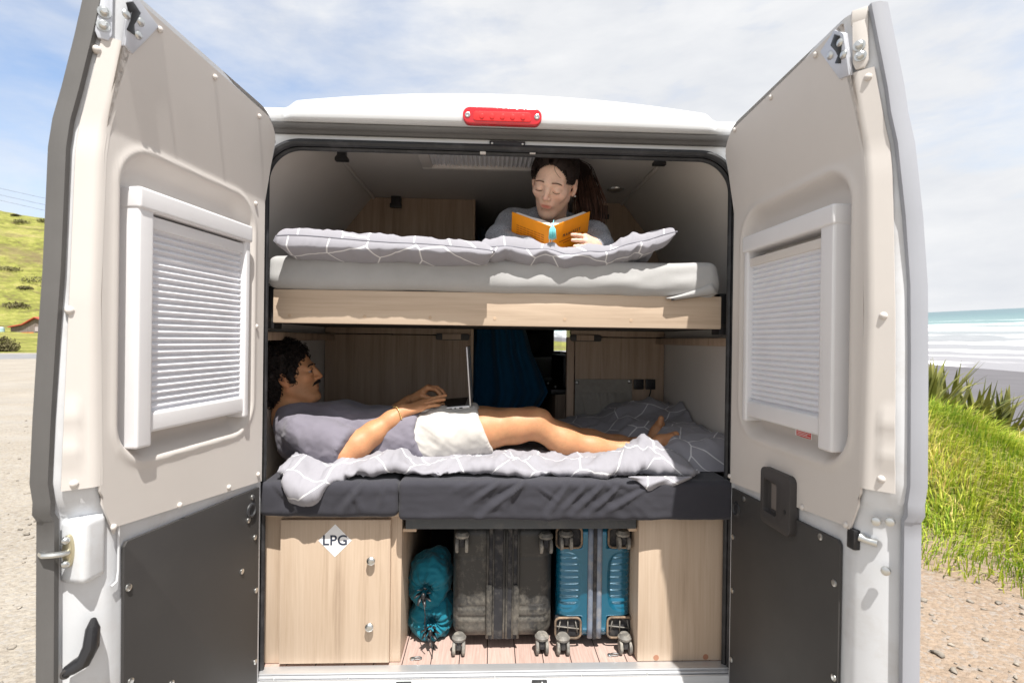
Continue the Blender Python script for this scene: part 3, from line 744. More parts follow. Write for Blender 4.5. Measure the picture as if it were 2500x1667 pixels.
    for px, py in pts:
        u, z = face(px, py, -.004)
        if not (.06 < u < .57): u = min(max(u, .066), .560)
        b_ = MB(xf); b_.lathe((u, -.004, z), (0, -1, 0), [(0, .0085), (.0025, .0082), (.004, .005), (.0035, .002)], 14); sp('panel_screw', b_, 'steel', smooth=True)
    u, z = face(*((613, 1245) if L else (1798, 1243)), -.004)
    b_ = MB(xf); b_.lathe((u, -.004, z), (0, -1, 0), [(0, .024), (.004, .023), (.006, .018), (.002, .015), (.001, .004)], 24); sp('rubber_bung', b_, 'rubber', smooth=True)
    # beige fixing caps of the inner panel
    caps = [(1093, 205), (1470, 530), (1773, 797), (1748, 1393)]; caps = [(x/2.8, y/2.8) for x, y in caps]+[(x*700/1431, 900+y*767/1568) for x, y in ((1288, 527), (1142, 590), (896, 680), (566, 790))]+[(626, 797)]
    if not L: caps = [(1740+x*760/2128, y/2.8) for x, y in ((703, 378), (397, 668), (150, 890))]+[(1740+x*760/1787, 1000+y*667/1568) for x, y in ((98, 380), (515, 560), (765, 660))]
    for px, py in caps:
        n = -.006
        for _ in range(6): u, z = face(px, py, n); n = nf(z)-.005
        b_ = MB(xf); b_.ball((u, n-.001, z), .0075, 10, 6, (1, .75, 1)); sp('fixing_cap', b_, 'beige', smooth=True)
    for px, py in (((660/2.8, 342/2.8), (476/2.8, 400+1003/2.8), (370*700/1431, 900+573*767/1568)) if L else ((1740+1062*760/2128, 532/2.8), (1740+1090*760/1986, 450+840*600/1568), (1740+968*760/1787, 1000+397*667/1568))):
        u, n, z = strip(px, py, .655); c_ = u1(z); u, n, z = strip(px, py, c_, nf(z)-.002); b_ = MB(xf); b_.ball((u, n, z), .009, 10, 6); sp('fixing_cap', b_, 'beige', smooth=True)
    # window blind: frame, pleats, bottom rail
    bu0, bu1, bz0, bz1 = .140, .566, .884, 1.458
    fw_in, fw_out, top = .024, .045, .050
    if not L: fw_out = .052
    mb = MB(xf); nb = .040
    mb.box(bu0, bu0+fw_in, -.020, nb, bz0-.008, bz1-.012); mb.box(bu1-fw_out, bu1, -.022, nb, bz0-.022, bz1-.01); mb.box(bu0-.002, bu1+.002, -.026, nb, bz1-top, bz1)
    bl = sp('window_blind', mb, 'blindwhite', bevel=.007, seg=3)
    ztp = bz1-top-(.006 if L else .016); pz0 = bz0+.052; N = 27; G = []
    for k in range(2*N+1):
        z = pz0+(ztp-.03-pz0)*k/(2*N); n = -.006+(.011 if k % 2 else 0.)
        G.append([(u, n+.002*math.sin(u*40)*.3, z) for u in np.linspace(bu0+fw_in-.004, bu1-fw_out+.004, 8)])
    mb = MB(xf); mb.slab(G, np.array((0, .0015, 0))); sp('blind_pleats', mb, 'pleat')
    mb = MB(xf); mb.box(bu0+fw_in-.006, bu1-fw_out+.006, -.016, .02, bz0+.008, pz0+.004); sp('blind_rail', mb, 'blindwhite', bevel=.008, seg=3)
    mb = MB(xf); mb.box(bu0+fw_in-.004, bu1-fw_out+.004, -.012, .02, ztp-.030, ztp-.004 if not L else ztp); sp('blind_rail', mb, 'blindwhite' if L else 'beige', bevel=.004)
    mb = MB(xf); mb.box(bu0+.004, bu1-.004, .0405, .044, bz0-.01, bz1-.006); sp('window_gap', mb, 'black')
    mb = MB(xf); mb.prism(rrect(.08, .62, .80, 1.56, .06, 6), 'y', 0, .004)
    W = [(u, ns(z)+.004+n, z) for u, n, z in mb.V]; mb.V = W; sp('rear_window', mb, mat('tinted_glass', (.02, .025, .03), .05, coat=1.))
    # steel lock plate at the top corner with a black slot and rivets
    if L: poly = [(776, -60), (775, 262), (905, 372), (1085, 185), (1020, 100), (900, -60)]; poly = [(x/2.8, y/2.8) for x, y in poly]
    else: poly = [(940, 190), (835, 205), (735, 358), (870, 545), (958, 500), (975, 300)]; poly = [(1740+x*760/2128, y/2.8) for x, y in poly]
    mb = MB(xf); pz = []
    for px, py in poly:
        n = -.02
        for _ in range(6): u, z = face(px, py, n); n = nf(z)-.006
        pz.append((u, z))
    pz = [(min(u, .625), z) for u, z in pz]
    n_ = len(pz); mb.add([(u, nf(z)+e, z) for e in (-.008, .004) for u, z in pz], [list(range(n_))[::-1], list(range(n_, 2*n_))]+[(i, (i+1) % n_, n_+(i+1) % n_, n_+i) for i in range(n_)])
    lp = sp('lock_plate', mb, 'galv', bevel=.003)
    sl = [((885, 15), (900, 60), (935, 80), (905, 160), (895, 225)), 2.8] if L else [((850, 240), (835, 290), (860, 330), (865, 380), (855, 435)), 2.8]
    pts = []
    for x, y in sl[0]:
        n = -.03
        for _ in range(6): u, z = face((x/2.8 if L else 1740+x*760/2128), y/2.8, n); n = nf(z)-.008
        pts.append((u, z))
    mb = MB(xf); mb.tube([(u, nf(z)-.008, z) for u, z in pts], [.012, .017, .012, .006, .012], 8, flat=.25, up=(0, 1, 0)); sp('lock_slot', mb, 'black', smooth=True)
    for x, y in (((865, 100), (962, 150), (945, 240)) if L else ((803, 380), (870, 292), (893, 375))):
        n = -.03
        for _ in range(6): u, z = face((x/2.8 if L else 1740+x*760/2128), y/2.8, n); n = nf(z)-.008
        b_ = MB(xf); b_.ball((u, nf(z)-.008, z), .010, 10, 6, (1, .6, 1)); sp('rivet', b_, 'steel', smooth=True)
    # upright lock bracket with two bolts on the free edge
    a = strip(*((707, -40) if L else (1740+985*760/2128, 95)), .63) if not L else strip(707/2.8, -20, .63)
    cxy = [(712/2.8, 100/2.8), (705/2.8, 190/2.8)] if L else [(1740+1006*760/2128, 325/2.8), (1740+1014*760/2128, 395/2.8)]
    q0, q1 = strip(*cxy[0], .606, -.036), strip(*cxy[1], .610, -.030)
    mb = MB(xf); w = .0155; e = np.array((w*.7, w*.7, 0)); up_ = np.array((0, 0, 1.)); nn = np.array((.7, -.7, 0))*.007
    lowp = np.array(q1)-up_*.028; top_ = np.array(q0)+up_*(.085 if not L else .14)
    ring_ = [lowp-e*.6, lowp+e*.6, np.array(q1)-up_*.012+e, top_+e, top_-e, np.array(q1)-up_*.012-e]
    mb.add([p+nn*k for k in (.2, 1.2) for p in ring_], [list(range(6)), list(range(6, 12))[::-1]]+[(i, (i+1) % 6, 6+(i+1) % 6, 6+i) for i in range(6)])
    if not L:
        b3 = [top_-e, top_+e, top_+e-up_*.03, top_-e-up_*.03]; back = np.array((-.03, .012, 0))
        mb.add([p+nn*1.2 for p in b3]+[p+back for p in b3], [(0, 1, 2, 3), (7, 6, 5, 4), (0, 4, 5, 1), (1, 5, 6, 2), (2, 6, 7, 3), (3, 7, 4, 0)])
    br = sp('lock_bracket', mb, 'galv' if L else 'beige', bevel=.003)
    for q in (q0, q1):
        b_ = MB(xf); b_.lathe(np.array(q)+nn*1.1, (.7, -.7, 0), [(0, .0125), (.003, .0125), (.003, .0085), (.010, .008), (.012, .005)], 12); sp('bolt', b_, 'steel')
    if L:
        # lock housing with striker bar, and the black check strap below
        a = strip(150, 1295, .615); b = strip(222, 1408, .615)
        mb = MB(xf); mb.box(.613, .668, .002, .064, .60, .735); hs = sp('lock_housing', mb, 'metal_white', bevel=.014, seg=3)
        q = np.array(strip(165, 1348, .668)); q = np.array((.676, .036, .672))
        mb = MB(xf); mb.V = []; pts = [q+np.array((0, .011*math.cos(t), .034*math.sin(t))) for t in np.linspace(0, 2*PI, 20, endpoint=False)]
        mb.add([p+np.array((-.010, 0, 0)) for p in pts]+[p for p in pts], [list(range(20)), list(range(20, 40))[::-1]]+[(i, (i+1) % 20, 20+(i+1) % 20, 20+i) for i in range(20)]); sp('striker_plate', mb, 'brass', bevel=.0015)
        mb = MB(xf); mb.tube([q+np.array((0, -.004, 0)), q+np.array((.012, -.002, 0)), q+np.array((.024, .008, .002)), q+np.array((.028, .022, .002)), q+np.array((.022, .034, .002)), q+np.array((0, .036, .002))], .006, 8); sp('striker_bar', mb, 'steel', smooth=True)
        for dz in (-.024, .024): b_ = MB(xf); b_.ball(q+np.array((.002, 0, dz)), .0085, 10, 6); sp('bolt', b_, 'steel', smooth=True)
        # raised frame of the lock recess
        mb = MB(xf)
        mb.tube([(.605, -.0005, .775), (.590, -.0005, .770), (.588, -.0005, .74), (.588, -.0005, .60), (.592, -.0005, .575), (.606, -.0005, .57)], .0022, 6); sp('recess_rim', mb, 'metal_white', smooth=True)
        s0 = np.array(strip(228, 1515, .63)); s1 = np.array(strip(222, 1565, .63)); s2 = np.array(strip(205, 1600, .63)); s3 = np.array(strip(160, 1632, .63)); out_ = np.array((.7, -.7, 0))
        mb = MB(xf); mb.tube([s0-out_*.004, s0+out_*.012+(s1-s0)*.25, s1+out_*.022, s2+out_*.022, (s2+s3)/2+out_*.018, s3+out_*.012], [.010, .021, .024, .022, .019, .014], 12, flat=.62, up=(.7, .7, 0)); sk = sp('check_strap', mb, 'black', smooth=True)
        b_ = MB(xf); b_.lathe(s3+out_*.020, out_, [(0, .009), (.006, .009), (.006, .005), (.002, .004)], 14); sp('bolt', b_, 'dkplastic')
    else:
        for x, y in ((937, 640), (1017, 643), (993, 925)):
            q = np.array(strip(1740+x*760/1787, 1000+y*667/1568, .635)); b_ = MB(xf); b_.lathe(q, (.7, -.7, 0), [(-.004, .010), (.004, .009), (.006, .005)], 14); sp('bolt', b_, 'steel', smooth=True)
        q0 = np.array(strip(1740+818*760/1787, 1000+735*667/1568, .60)); q1 = np.array(strip(1740+950*760/1787, 1000+765*667/1568, .625))
        mb = MB(xf); mb.box(.598, .622, -.004, .012, q0[2]-.024, q0[2]+.022); sp('latch_slot', mb, 'black', bevel=.003)
        mb = MB(xf); mb.tube([q1+np.array((-.028, -.022, .004)), q1+np.array((-.012, -.010, 0)), q1+np.array((-.002, .0, -.001))], [.010, .008, .009], 10); sp('latch_claw', mb, 'steel', smooth=True)
        # black pull handle set in the panel
        hp = [face(x, y, -.02) for x, y in ((1870, 1134), (1938, 1155), (1954, 1172), (1954, 1262), (1936, 1276), (1866, 1256))]
        hu0, hu1 = .262, .408; hz0, hz1 = .598, .760
        mb = MB(xf)
        prs = rrect(hu0, hu1, hz0, hz1, .018, 5); inr = rrect(hu0+.016, hu0+.082, hz0+.036, hz1-.034, .010, 5)
        n_ = len(prs)
        V = [(p[0], -.024, p[1]) for p in prs]+[(p[0], -.024, p[1]) for p in inr]+[(p[0], .002, p[1]) for p in prs]+[(p[0], -.008, p[1]) for p in inr]
        Fs = []
        for i in range(n_):
            j = (i+1) % n_; Fs += [(i, j, n_+j, n_+i), (i, 2*n_+i, 2*n_+j, j), (n_+i, n_+j, 3*n_+j, 3*n_+i)]
        Fs += [list(range(3*n_, 4*n_)), list(range(2*n_, 3*n_))[::-1]]
        mb.add(V, Fs); ph = sp('pull_handle', mb, 'dkplastic', bevel=.003)
        mb = MB(xf); mb.box(hu0+.034, hu0+.078, -.0095, -.007, hz0+.046, hz1-.042); sp('handle_recess', mb, mat('brown_grey_plastic', (.16, .14, .13), .6), bevel=.001)
        mb = MB(xf); mb.lathe((hu1-.022, -.0235, (hz0+hz1)/2-.018), (0, -1, 0), [(0, .007), (.001, .007), (.0012, .003)], 14); sp('keyhole', mb, 'black')
        # red warning sticker
        a, b = face(1945, 1047, .036), face(1983, 1076, .036)
        mb = MB(xf); mb.box(a[0], b[0], .0345, .0355, b[1]+.003, a[1]+.003); sp('warning_sticker', mb, 'redlabel')
        mb = MB(xf); h_ = a[1]-b[1]
        for k in range(4):
            zc_ = b[1]+.003+h_*(.2+.2*k); mb.box(a[0]+.006, b[0]-.006-(.012 if k == 1 else 0), .0338, .0344, zc_-h_*.035, zc_+h_*.035)
        for t_ in (0, 1):
            uu = a[0]+(b[0]-a[0])*t_; mb.box(uu-.002, uu+.002, .0338, .0344, b[1]+.003, b[1]+.003+h_)
        sp('sticker_print', mb, 'paper')
    return D
DOOR_L = make_door(-1); DOOR_R = make_door(1)
# ================================================================== outdoors
CAMW = TN @ CAM
SEA = CAMW[2]-7.0
def level(o): o['level'] = 1; return o
def gravel_mat():
    m, nt, b, tc = newmat('pale_gravel'); co = tc.outputs['Object']
    x = nd(nt, 'ShaderNodeSeparateXYZ', None, i0=co).outputs[0]
    side = maprange(nt, x, -.5, 2.)
    n1 = noise(nt, co, .9, 6, .6); n2 = noise(nt, co, 26, 6, .7); n3 = noise(nt, co, 110, 3, .6)
    v = nd(nt, 'ShaderNodeTexVoronoi', {'feature': 'F1'}, Vector=co, Scale=42., Randomness=1.)
    st = nd(nt, 'ShaderNodeSeparateColor', None, i0=v.outputs['Color']).outputs[0]
    pale = mixc(nt, side, (.36, .325, .275), (.33, .255, .195)); dark = mixc(nt, side, (.235, .205, .17), (.215, .16, .12))
    c = mixc(nt, maprange(nt, n2, .35, .66), dark, pale)
    c = mixc(nt, math_(nt, 'MULTIPLY', maprange(nt, n1, .4, .7), .5), c, mixc(nt, side, (.41, .375, .325), (.36, .28, .21)))
    c = mixc(nt, math_(nt, 'MULTIPLY', maprange(nt, st, .62, 1.), .55), c, (.30, .29, .28))
    c = mixc(nt, math_(nt, 'MULTIPLY', maprange(nt, st, .0, .2, 1., 0.), .4), c, (.20, .17, .14))
    # tyre-combed streaks of the yard further off
    stx = noise(nt, co, 1.6, 4, .6, (.06, 1., 1.)); far = maprange(nt, nd(nt, 'ShaderNodeSeparateXYZ', None, i0=co).outputs[1], 2., 9.)
    c = mixc(nt, math_(nt, 'MULTIPLY', math_(nt, 'MULTIPLY', maprange(nt, stx, .45, .7), far), .5), c, (.29, .285, .28))
    setp(nt, b, Base_Color=c, Roughness=.92, Specular_IOR_Level=.2)
    h = math_(nt, 'ADD', math_(nt, 'MULTIPLY', n2, 1.), math_(nt, 'SUBTRACT', math_(nt, 'MULTIPLY', n3, .5), math_(nt, 'MULTIPLY', v.outputs['Distance'], .9)))
    bump(nt, b, h, .8, .012); return m
def axis(pts):
    r = []
    for (a, b, s) in pts: r += list(np.arange(a, b, s))
    return np.array(r+[pts[-1][1]])
GX = axis([(-160, -40, 10), (-40, -8, 2.), (-8, 5, .25), (5, 16, .6), (16, 30, 7)]); GY = axis([(-30, -4, 2.), (-4, 6, .25), (6, 20, 1.), (20, 180, 8)])
XX, YY = np.meshgrid(GX, GY, indexing='ij'); pp = np.stack([XX, YY, 0*XX], -1)
ZZ = -.55+.012*fbm(pp*1.7, 3)*np.exp(-(np.hypot(XX, YY)/14)**2)-6.2*sstep(6.5, 14, XX)-.02*(np.hypot(XX, YY) > 60)
mb = MB(); mb.grid(np.stack([XX, YY, ZZ], -1), True); tag(mb.build('ground', gravel_mat(), None, smooth=True, fix=False, auto=None), kind='structure')
# stones lying on the gravel
def stones(n, boxes, seed, smin, smax):
    r = np.random.default_rng(seed); V = []; Fs = []; base = MB(); base.ball((0, 0, 0), 1, 6, 4); bv = np.array(base.V); bf = base.F
    for i in range(n):
        x0, x1, y0, y1 = boxes[i % len(boxes)]; x, y = r.uniform(x0, x1), r.uniform(y0, y1); s = smin+(smax-smin)*r.random()**4
        k = bv*(1+.25*r.standard_normal((len(bv), 1)))*np.array((s*r.uniform(.8, 1.5), s*r.uniform(.8, 1.3), s*.55)); a = r.uniform(0, 6.28)
        k = np.stack([k[:, 0]*math.cos(a)-k[:, 1]*math.sin(a), k[:, 0]*math.sin(a)+k[:, 1]*math.cos(a), k[:, 2]], 1)
        o = len(V); V.extend((k+np.array((x, y, -.548+s*.2))).tolist()); Fs += [[q+o for q in f] for f in bf]
    return V, Fs
V, Fs = stones(2600, [(1.6, 4.2, .2, 3.4), (-4.5, -1.1, -.4, 5.), (-9, -2, 1, 9)], 5, .004, .024)
tag(mkmesh('gravel_stones', V, Fs, mat('grey_stones', (.24, .215, .185), .9, var=.35, vs=14, col2=(.36, .32, .27))), kind='stuff')
# tarmac road along the far edge of the yard
RS = np.array((-.66, .751, 0)); RQ = np.array((.751, .66, 0))
def sq(s, q, z): return RS*s+RQ*q+np.array((CAM[0], CAM[1], z))
mb = MB(); mb.grid([[sq(s, q, -.546) for q in np.linspace(-90, 90, 24)] for s in (47, 52, 58)]); tag(mb.build('road', mat('grey_tarmac', (.20, .20, .21), .9, var=.15, vs=1.5, bmp=.4, bs=60, bd=.01), None, fix=False), kind='structure')
# hill
def hill_h(s, q):
    p = np.stack([s*.03, q*.03, 0*s], -1)
    base = -.62+1.7*sstep(57, 96, s)+37*sstep(92, 235, s)*(.5+.5*sstep(92, 180, s))
    rel = sstep(92, 140, s)
    h = base+rel*(2.6*fbm(p, 21, 5)+1.4*ridge(p*2.2, 5)*sstep(100, 160, s))
    return -.62+(h+.62)*sstep(190, 60, q)*(1-.25*sstep(-30, -120, q))
S_, Q_ = np.meshgrid(np.concatenate([np.linspace(57, 100, 40), np.linspace(101, 260, 110)]), np.linspace(-120, 190, 150), indexing='ij')
H_ = hill_h(S_, Q_)
def hill_mat():
    m, nt, b, tc = newmat('hill_grass'); co = tc.outputs['Object']
    n1 = noise(nt, co, .10, 7, .65); n2 = noise(nt, co, .55, 7, .7); n3 = noise(nt, co, 2.6, 4, .6)
    c = ramp(nt, math_(nt, 'ADD', math_(nt, 'MULTIPLY', n1, .45), math_(nt, 'MULTIPLY', n2, .55)), [(.38, (.13, .105, .055)), (.44, (.16, .165, .045)), (.50, (.22, .235, .055)), (.56, (.30, .295, .085)), (.63, (.36, .31, .14))])
    c = mixc(nt, maprange(nt, n3, .50, .70, 0., .6), c, (.15, .115, .06))
    pt = noise(nt, co, .055, 6, .72); c = mixc(nt, maprange(nt, pt, .52, .60, 0., .75), c, mixc(nt, n2, (.12, .09, .05), (.24, .20, .10)))
    setp(nt, b, Base_Color=c, Roughness=.95, Specular_IOR_Level=.1); bump(nt, b, n2, .8, .8); return m
mb = MB(); mb.grid(np.stack([RS[0]*S_+RQ[0]*Q_+CAM[0], RS[1]*S_+RQ[1]*Q_+CAM[1], H_], -1)); tag(mb.build('hill', hill_mat(), None, smooth=True, fix=False, auto=None), kind='structure')
# leafy masses
def leaf_cloud(c, rad, n, size, seed, flat=.75):
    r = np.random.default_rng(seed); u = r.standard_normal((n, 3)); u /= np.linalg.norm(u, axis=1)[:, None]
    lob = 1+.35*fbm(u*2.1+seed, seed, 3); p = u*(r.random((n, 1))**.35)*np.asarray(rad)*lob[:, None]; p[:, 2] = np.abs(p[:, 2])*1.0
    a = r.standard_normal((n, 3)); a /= np.linalg.norm(a, axis=1)[:, None]; b = np.cross(a, r.standard_normal((n, 3))); b /= np.linalg.norm(b, axis=1)[:, None]
    s = size*r.uniform(.6, 1.3, (n, 1)); q = p+np.asarray(c)
    V = np.stack([q-a*s, q+b*s*.5, q+a*s, q-b*s*.5], 1).reshape(-1, 3)
    return V, np.arange(4*n).reshape(n, 4)
m_bush = mat('scrub_leaves', (.15, .16, .06), .8, var=.4, vs=1.2, col2=(.24, .22, .09))
m_bush2 = mat('brown_scrub', (.11, .085, .045), .85, var=.4, vs=1.2, col2=(.15, .14, .05))
rb = np.random.default_rng(3)
BUSH = [(40, 528), (52, 545), (110, 543), (62, 705), (78, 722), (20, 660), (45, 640), (95, 690), (12, 735), (40, 752), (30, 560), (100, 600), (70, 590)]
def on_hill(px, py):
    d = ray(px, py)
    for t in np.arange(40, 260, .5):
        p = CAM+d*t; rel = p-CAM; s, q = rel@RS, rel@RQ
        if s > 57 and p[2] < hill_h(np.array(s), np.array(q)): return p
    return None
for i, (px, py) in enumerate(BUSH[:3]+BUSH[3:11:2]):
    p = on_hill(px, py)
    if p is None: continue
    r_ = rb.uniform(.6, 1.9); V, Fs = leaf_cloud(p, (r_*rb.uniform(1.2, 2.4), r_*rb.uniform(1.2, 2.4), r_*.75), 420, .22, i)
    o = mkmesh('hill_shrub', V, Fs, m_bush if i % 3 else m_bush2, smooth=False)
    tag(o, 'low dark scrub clump on the grassy hillside behind the red roofed shed', 'shrub', 'scrub clumps on the hillside')
p = CAM+ray(8, 872)*46; p[2] = -.55
V, Fs = leaf_cloud(p, (1.05, 1.2, 1.25), 1100, .12, 77); tag(mkmesh('roadside_bush', V, Fs, m_bush2, smooth=False), 'brown and green bush at the road edge in front of the shed', 'bush')
# shed and yard clutter
EX, EZ = CR, UPG/np.linalg.norm(UPG); EY = np.cross(EZ, EX); DS = 75.
def at(px, py, dy=0.): return PD(px, py, DS)+EY*dy
def hprism(mb, pts, d0, d1):
    n = len(pts); mb.add([at(*p, d0) for p in pts]+[at(*p, d1) for p in pts], [list(range(n)), list(range(n, 2*n))[::-1]]+[(i, (i+1) % n, n+(i+1) % n, n+i) for i in range(n)])
m_shed = mat('weathered_boards', (.20, .165, .155), .9, var=.3, vs=3., stretch=(3, 3, .3), bmp=.5, bs=12, bd=.03)
SH = thing('shed', 'weathered grey shed with red roof at the foot of the hill', 'shed', tuple(at(80, 829)))
mb = MB(); hprism(mb, [(26, 830), (26, 799.5), (57, 793.5), (88, 777), (104, 782), (150, 800), (150, 830)], 0, 7); mb.build('shed_wall', m_shed, SH)
m_roof = mat('red_iron_roof', (.50, .10, .06), .55, var=.2, vs=2.)
for a_ in ([(23.5, 799.5), (57, 793), (88, 775.5), (88, 773.5), (57, 790.5), (23.5, 797)], [(88, 775.5), (152, 799.5), (152, 797), (88, 773.5)]):
    mb = MB(); hprism(mb, a_, -.35, 7.3); mb.build('shed_roof', m_roof, SH)
mb = MB(); hprism(mb, [(86, 798), (94, 798), (94, 809), (86, 809)], -.06, .0); wn = mb.build('shed_window', mat('pale_window', (.45, .40, .42), .3), SH)
mb = MB(); hprism(mb, [(68, 829), (68, 813), (76, 811), (103, 810.5), (103, 829)], -1.4, -1.3); tag(mb.build('orange_screen', mat('orange_boards', (.55, .17, .04), .8, var=.3, vs=4., stretch=(4, 4, .2)), None), 'orange board screen standing against the grey shed', 'fence')
TK = MB(); c = at(20, 818, -1.); TK.lathe(c, EZ, [(0, .40), (.92, .40), (1.0, .41), (1.02, .36), (1.12, .2), (1.15, .05)], 20); tag(TK.build('water_tank', mat('pale_blue_tank', (.42, .58, .64), .5), None, auto=40, smooth=True), 'pale blue water tank with white dome beside the shed', 'tank')
mb = MB(); hprism(mb, [(44, 827), (43, 819), (47, 816), (63, 816), (67, 822), (66, 827.5)], -3.2, -2.); tag(mb.build('covered_trailer', mat('white_cover', (.62, .62, .62), .7, var=.15, vs=3), None, bevel=.06), 'small white covered trailer parked in front of the shed', 'trailer')
mb = MB(); hprism(mb, [(-8, 829), (-8, 820), (4, 818), (14, 818), (25, 817), (25, 828)], -1.8, -.5); tag(mb.build('block_wall', mat('white_blocks', (.55, .53, .51), .85, var=.25, vs=4), None, bevel=.05), 'low whitish block wall left of the blue tank', 'wall')
# power lines
for a, b in (((-60, 446), (700, 590)), ((-60, 462), (700, 606)), ((-60, 475), (700, 622))):
    q0, q1 = PD(*a, 120), PD(*b, 118); pts = [q0+(q1-q0)*t-EZ*5.5*4*t*(1-t)*.15 for t in np.linspace(0, 1, 24)]
    mb = MB(); mb.tube(pts, .028, 5); tag(mb.build('power_line', M['dkplastic'], None, smooth=True), 'thin power line crossing the sky above the green hill', 'power line', 'power lines over the hill')
# beach and sea (true level)
def level_grid(xs_, ys_, fz):
    G = np.array([[(x, y, 0.) for y in ys_] for x in xs_]); G[..., 2] = fz(G[..., 0], G[..., 1]); return G
m_sand = mat('dark_wet_sand', (.105, .10, .11), .65, var=.12, vs=.25, bmp=.2, bs=8, bd=.01, rvar=.12)
mb = MB(); mb.grid(level_grid(np.linspace(8, 90, 30), np.linspace(-60, 600, 60), lambda x, y: SEA+.0+(59-x+1.2*np.sin(y*.07)+.8*np.sin(y*.19+1))*.045), True); tag(level(mb.build('beach', m_sand, None, smooth=True, fix=False, auto=None)), kind='structure')
def sea_mat():
    m, nt, b, tc = newmat('surf_water'); co = tc.outputs['Object']; sx = nd(nt, 'ShaderNodeSeparateXYZ', None, i0=co)
    x = sx.outputs[0]
    wob = noise(nt, co, .02, 4, .6, (1, .6, 1)); xx = math_(nt, 'ADD', x, math_(nt, 'MULTIPLY', math_(nt, 'SUBTRACT', wob, .5), 46.))
    deep = ramp(nt, maprange(nt, xx, 50, 900), [(0., (.26, .25, .27)), (.10, (.25, .27, .285)), (.24, (.13, .235, .24)), (.6, (.07, .165, .185)), (1., (.06, .14, .165))])
    fn = noise(nt, co, .12, 7, .72, (1., .35, 1)); fn2 = noise(nt, co, .9, 5, .7, (1, .3, 1))
    bands = None
    for c0, w0, s0 in ((61, 1.6, .8), (69, 1.2, .7), (80, 3., .95), (103, 6, .95), (130, 4, .8), (176, 22, 1.1), (226, 20, 1.0), (300, 6, .5)):
        d = math_(nt, 'ABSOLUTE', math_(nt, 'SUBTRACT', xx, c0)); v = math_(nt, 'MULTIPLY', maprange(nt, d, 0., w0, 1., 0.), s0)
        bands = v if bands is None else math_(nt, 'MAXIMUM', bands, v)
    f = maprange(nt, math_(nt, 'ADD', bands, math_(nt, 'ADD', math_(nt, 'MULTIPLY', fn, 1.15), math_(nt, 'MULTIPLY', fn2, .7))), 1.05, 1.62)
    c = mixc(nt, f, deep, (.86, .87, .88))
    setp(nt, b, Base_Color=c, Roughness=maprange(nt, f, 0, 1, .28, .8), IOR=1.33, Specular_IOR_Level=.35)
    bump(nt, b, math_(nt, 'ADD', fn, math_(nt, 'MULTIPLY', fn2, .3)), .7, .5); return m
XS = np.concatenate([np.arange(56, 260, 1.5), np.geomspace(262, 5200, 40)]); YS = np.concatenate([-np.geomspace(600, 20, 8), np.linspace(0, 420, 85), np.geomspace(440, 5200, 24)])
def sea_z(x, y):
    w = 5*vnoise(np.stack([x*0+.5, y*.02, x*0], -1), 4)
    z = 0
    for c0, wd, a in ((80, 3, .35), (104, 4, .55), (130, 4, .5), (176, 7, .9), (226, 7, .8), (300, 8, .5)): z = z+a*np.exp(-((x-c0-w)/wd)**2)*(.6+.4*vnoise(np.stack([y*.03, x*0+c0, x*0], -1), 8))
    return SEA+z-.0
mb = MB(); mb.grid(level_grid(XS, YS, sea_z), True); tag(level(mb.build('sea', sea_mat(), None, smooth=True, fix=False, auto=None)), kind='structure')
# the wide sea floor of land and water to the horizon on the other sides
mb = MB(); mb.grid([[(x, y, SEA-1.5) for y in (-5200, 0, 5200)] for x in (-5200, 0, 5200)], True); tag(level(mb.build('terrain', mat('distant_green_land', (.12, .14, .05), .95, var=.3, vs=.01), None, fix=False)), kind='structure')

# ------------------------------------------------------------------ grass bank
def bank_h(x, y):
    p = np.stack([x, y, 0*x], -1)
    near = 2.95+.25*vnoise(p*.9, 31)+.12*vnoise(p*2.7, 32)
    up = sstep(near, near+1.15, x+.20*np.minimum(y-3, 0))*sstep(1.55, 3.3, y+.25*vnoise(p*1.3, 33))
    h = 1.02*up*(1-.42*sstep(4.5, 5.6, x))+.10*up*vnoise(p*1.6, 34)
    h = h*(1+.35*sstep(7, 11, y))
    return -.562+h-6.2*sstep(6.0, 13.5, x)
BX = np.linspace(2.5, 15, 90); BY = np.linspace(1.2, 17, 110); XX, YY = np.meshgrid(BX, BY, indexing='ij')
def soil_mat():
    m, nt, b, tc = newmat('mossy_soil'); co = tc.outputs['Object']; z = nd(nt, 'ShaderNodeSeparateXYZ', None, i0=co).outputs[2]
    n1 = noise(nt, co, 3, 5, .65); n2 = noise(nt, co, 30, 4, .7)
    c = mixc(nt, maprange(nt, n1, .35, .65), (.11, .13, .03), (.24, .21, .08))
    sand = maprange(nt, math_(nt, 'ADD', z, math_(nt, 'MULTIPLY', math_(nt, 'SUBTRACT', n1, .5), .35)), -.50, -.36, 1., 0.)
    c = mixc(nt, sand, c, mixc(nt, maprange(nt, n2, .35, .66), (.215, .16, .12), (.33, .255, .195)))
    setp(nt, b, Base_Color=c, Roughness=.95, Specular_IOR_Level=.1); bump(nt, b, n2, .6, .02); return m
m_soil = soil_mat()
mb = MB(); mb.grid(np.stack([XX, YY, bank_h(XX, YY)], -1), True); tag(mb.build('grass_bank', m_soil, None, smooth=True, fix=False, auto=None), kind='structure')
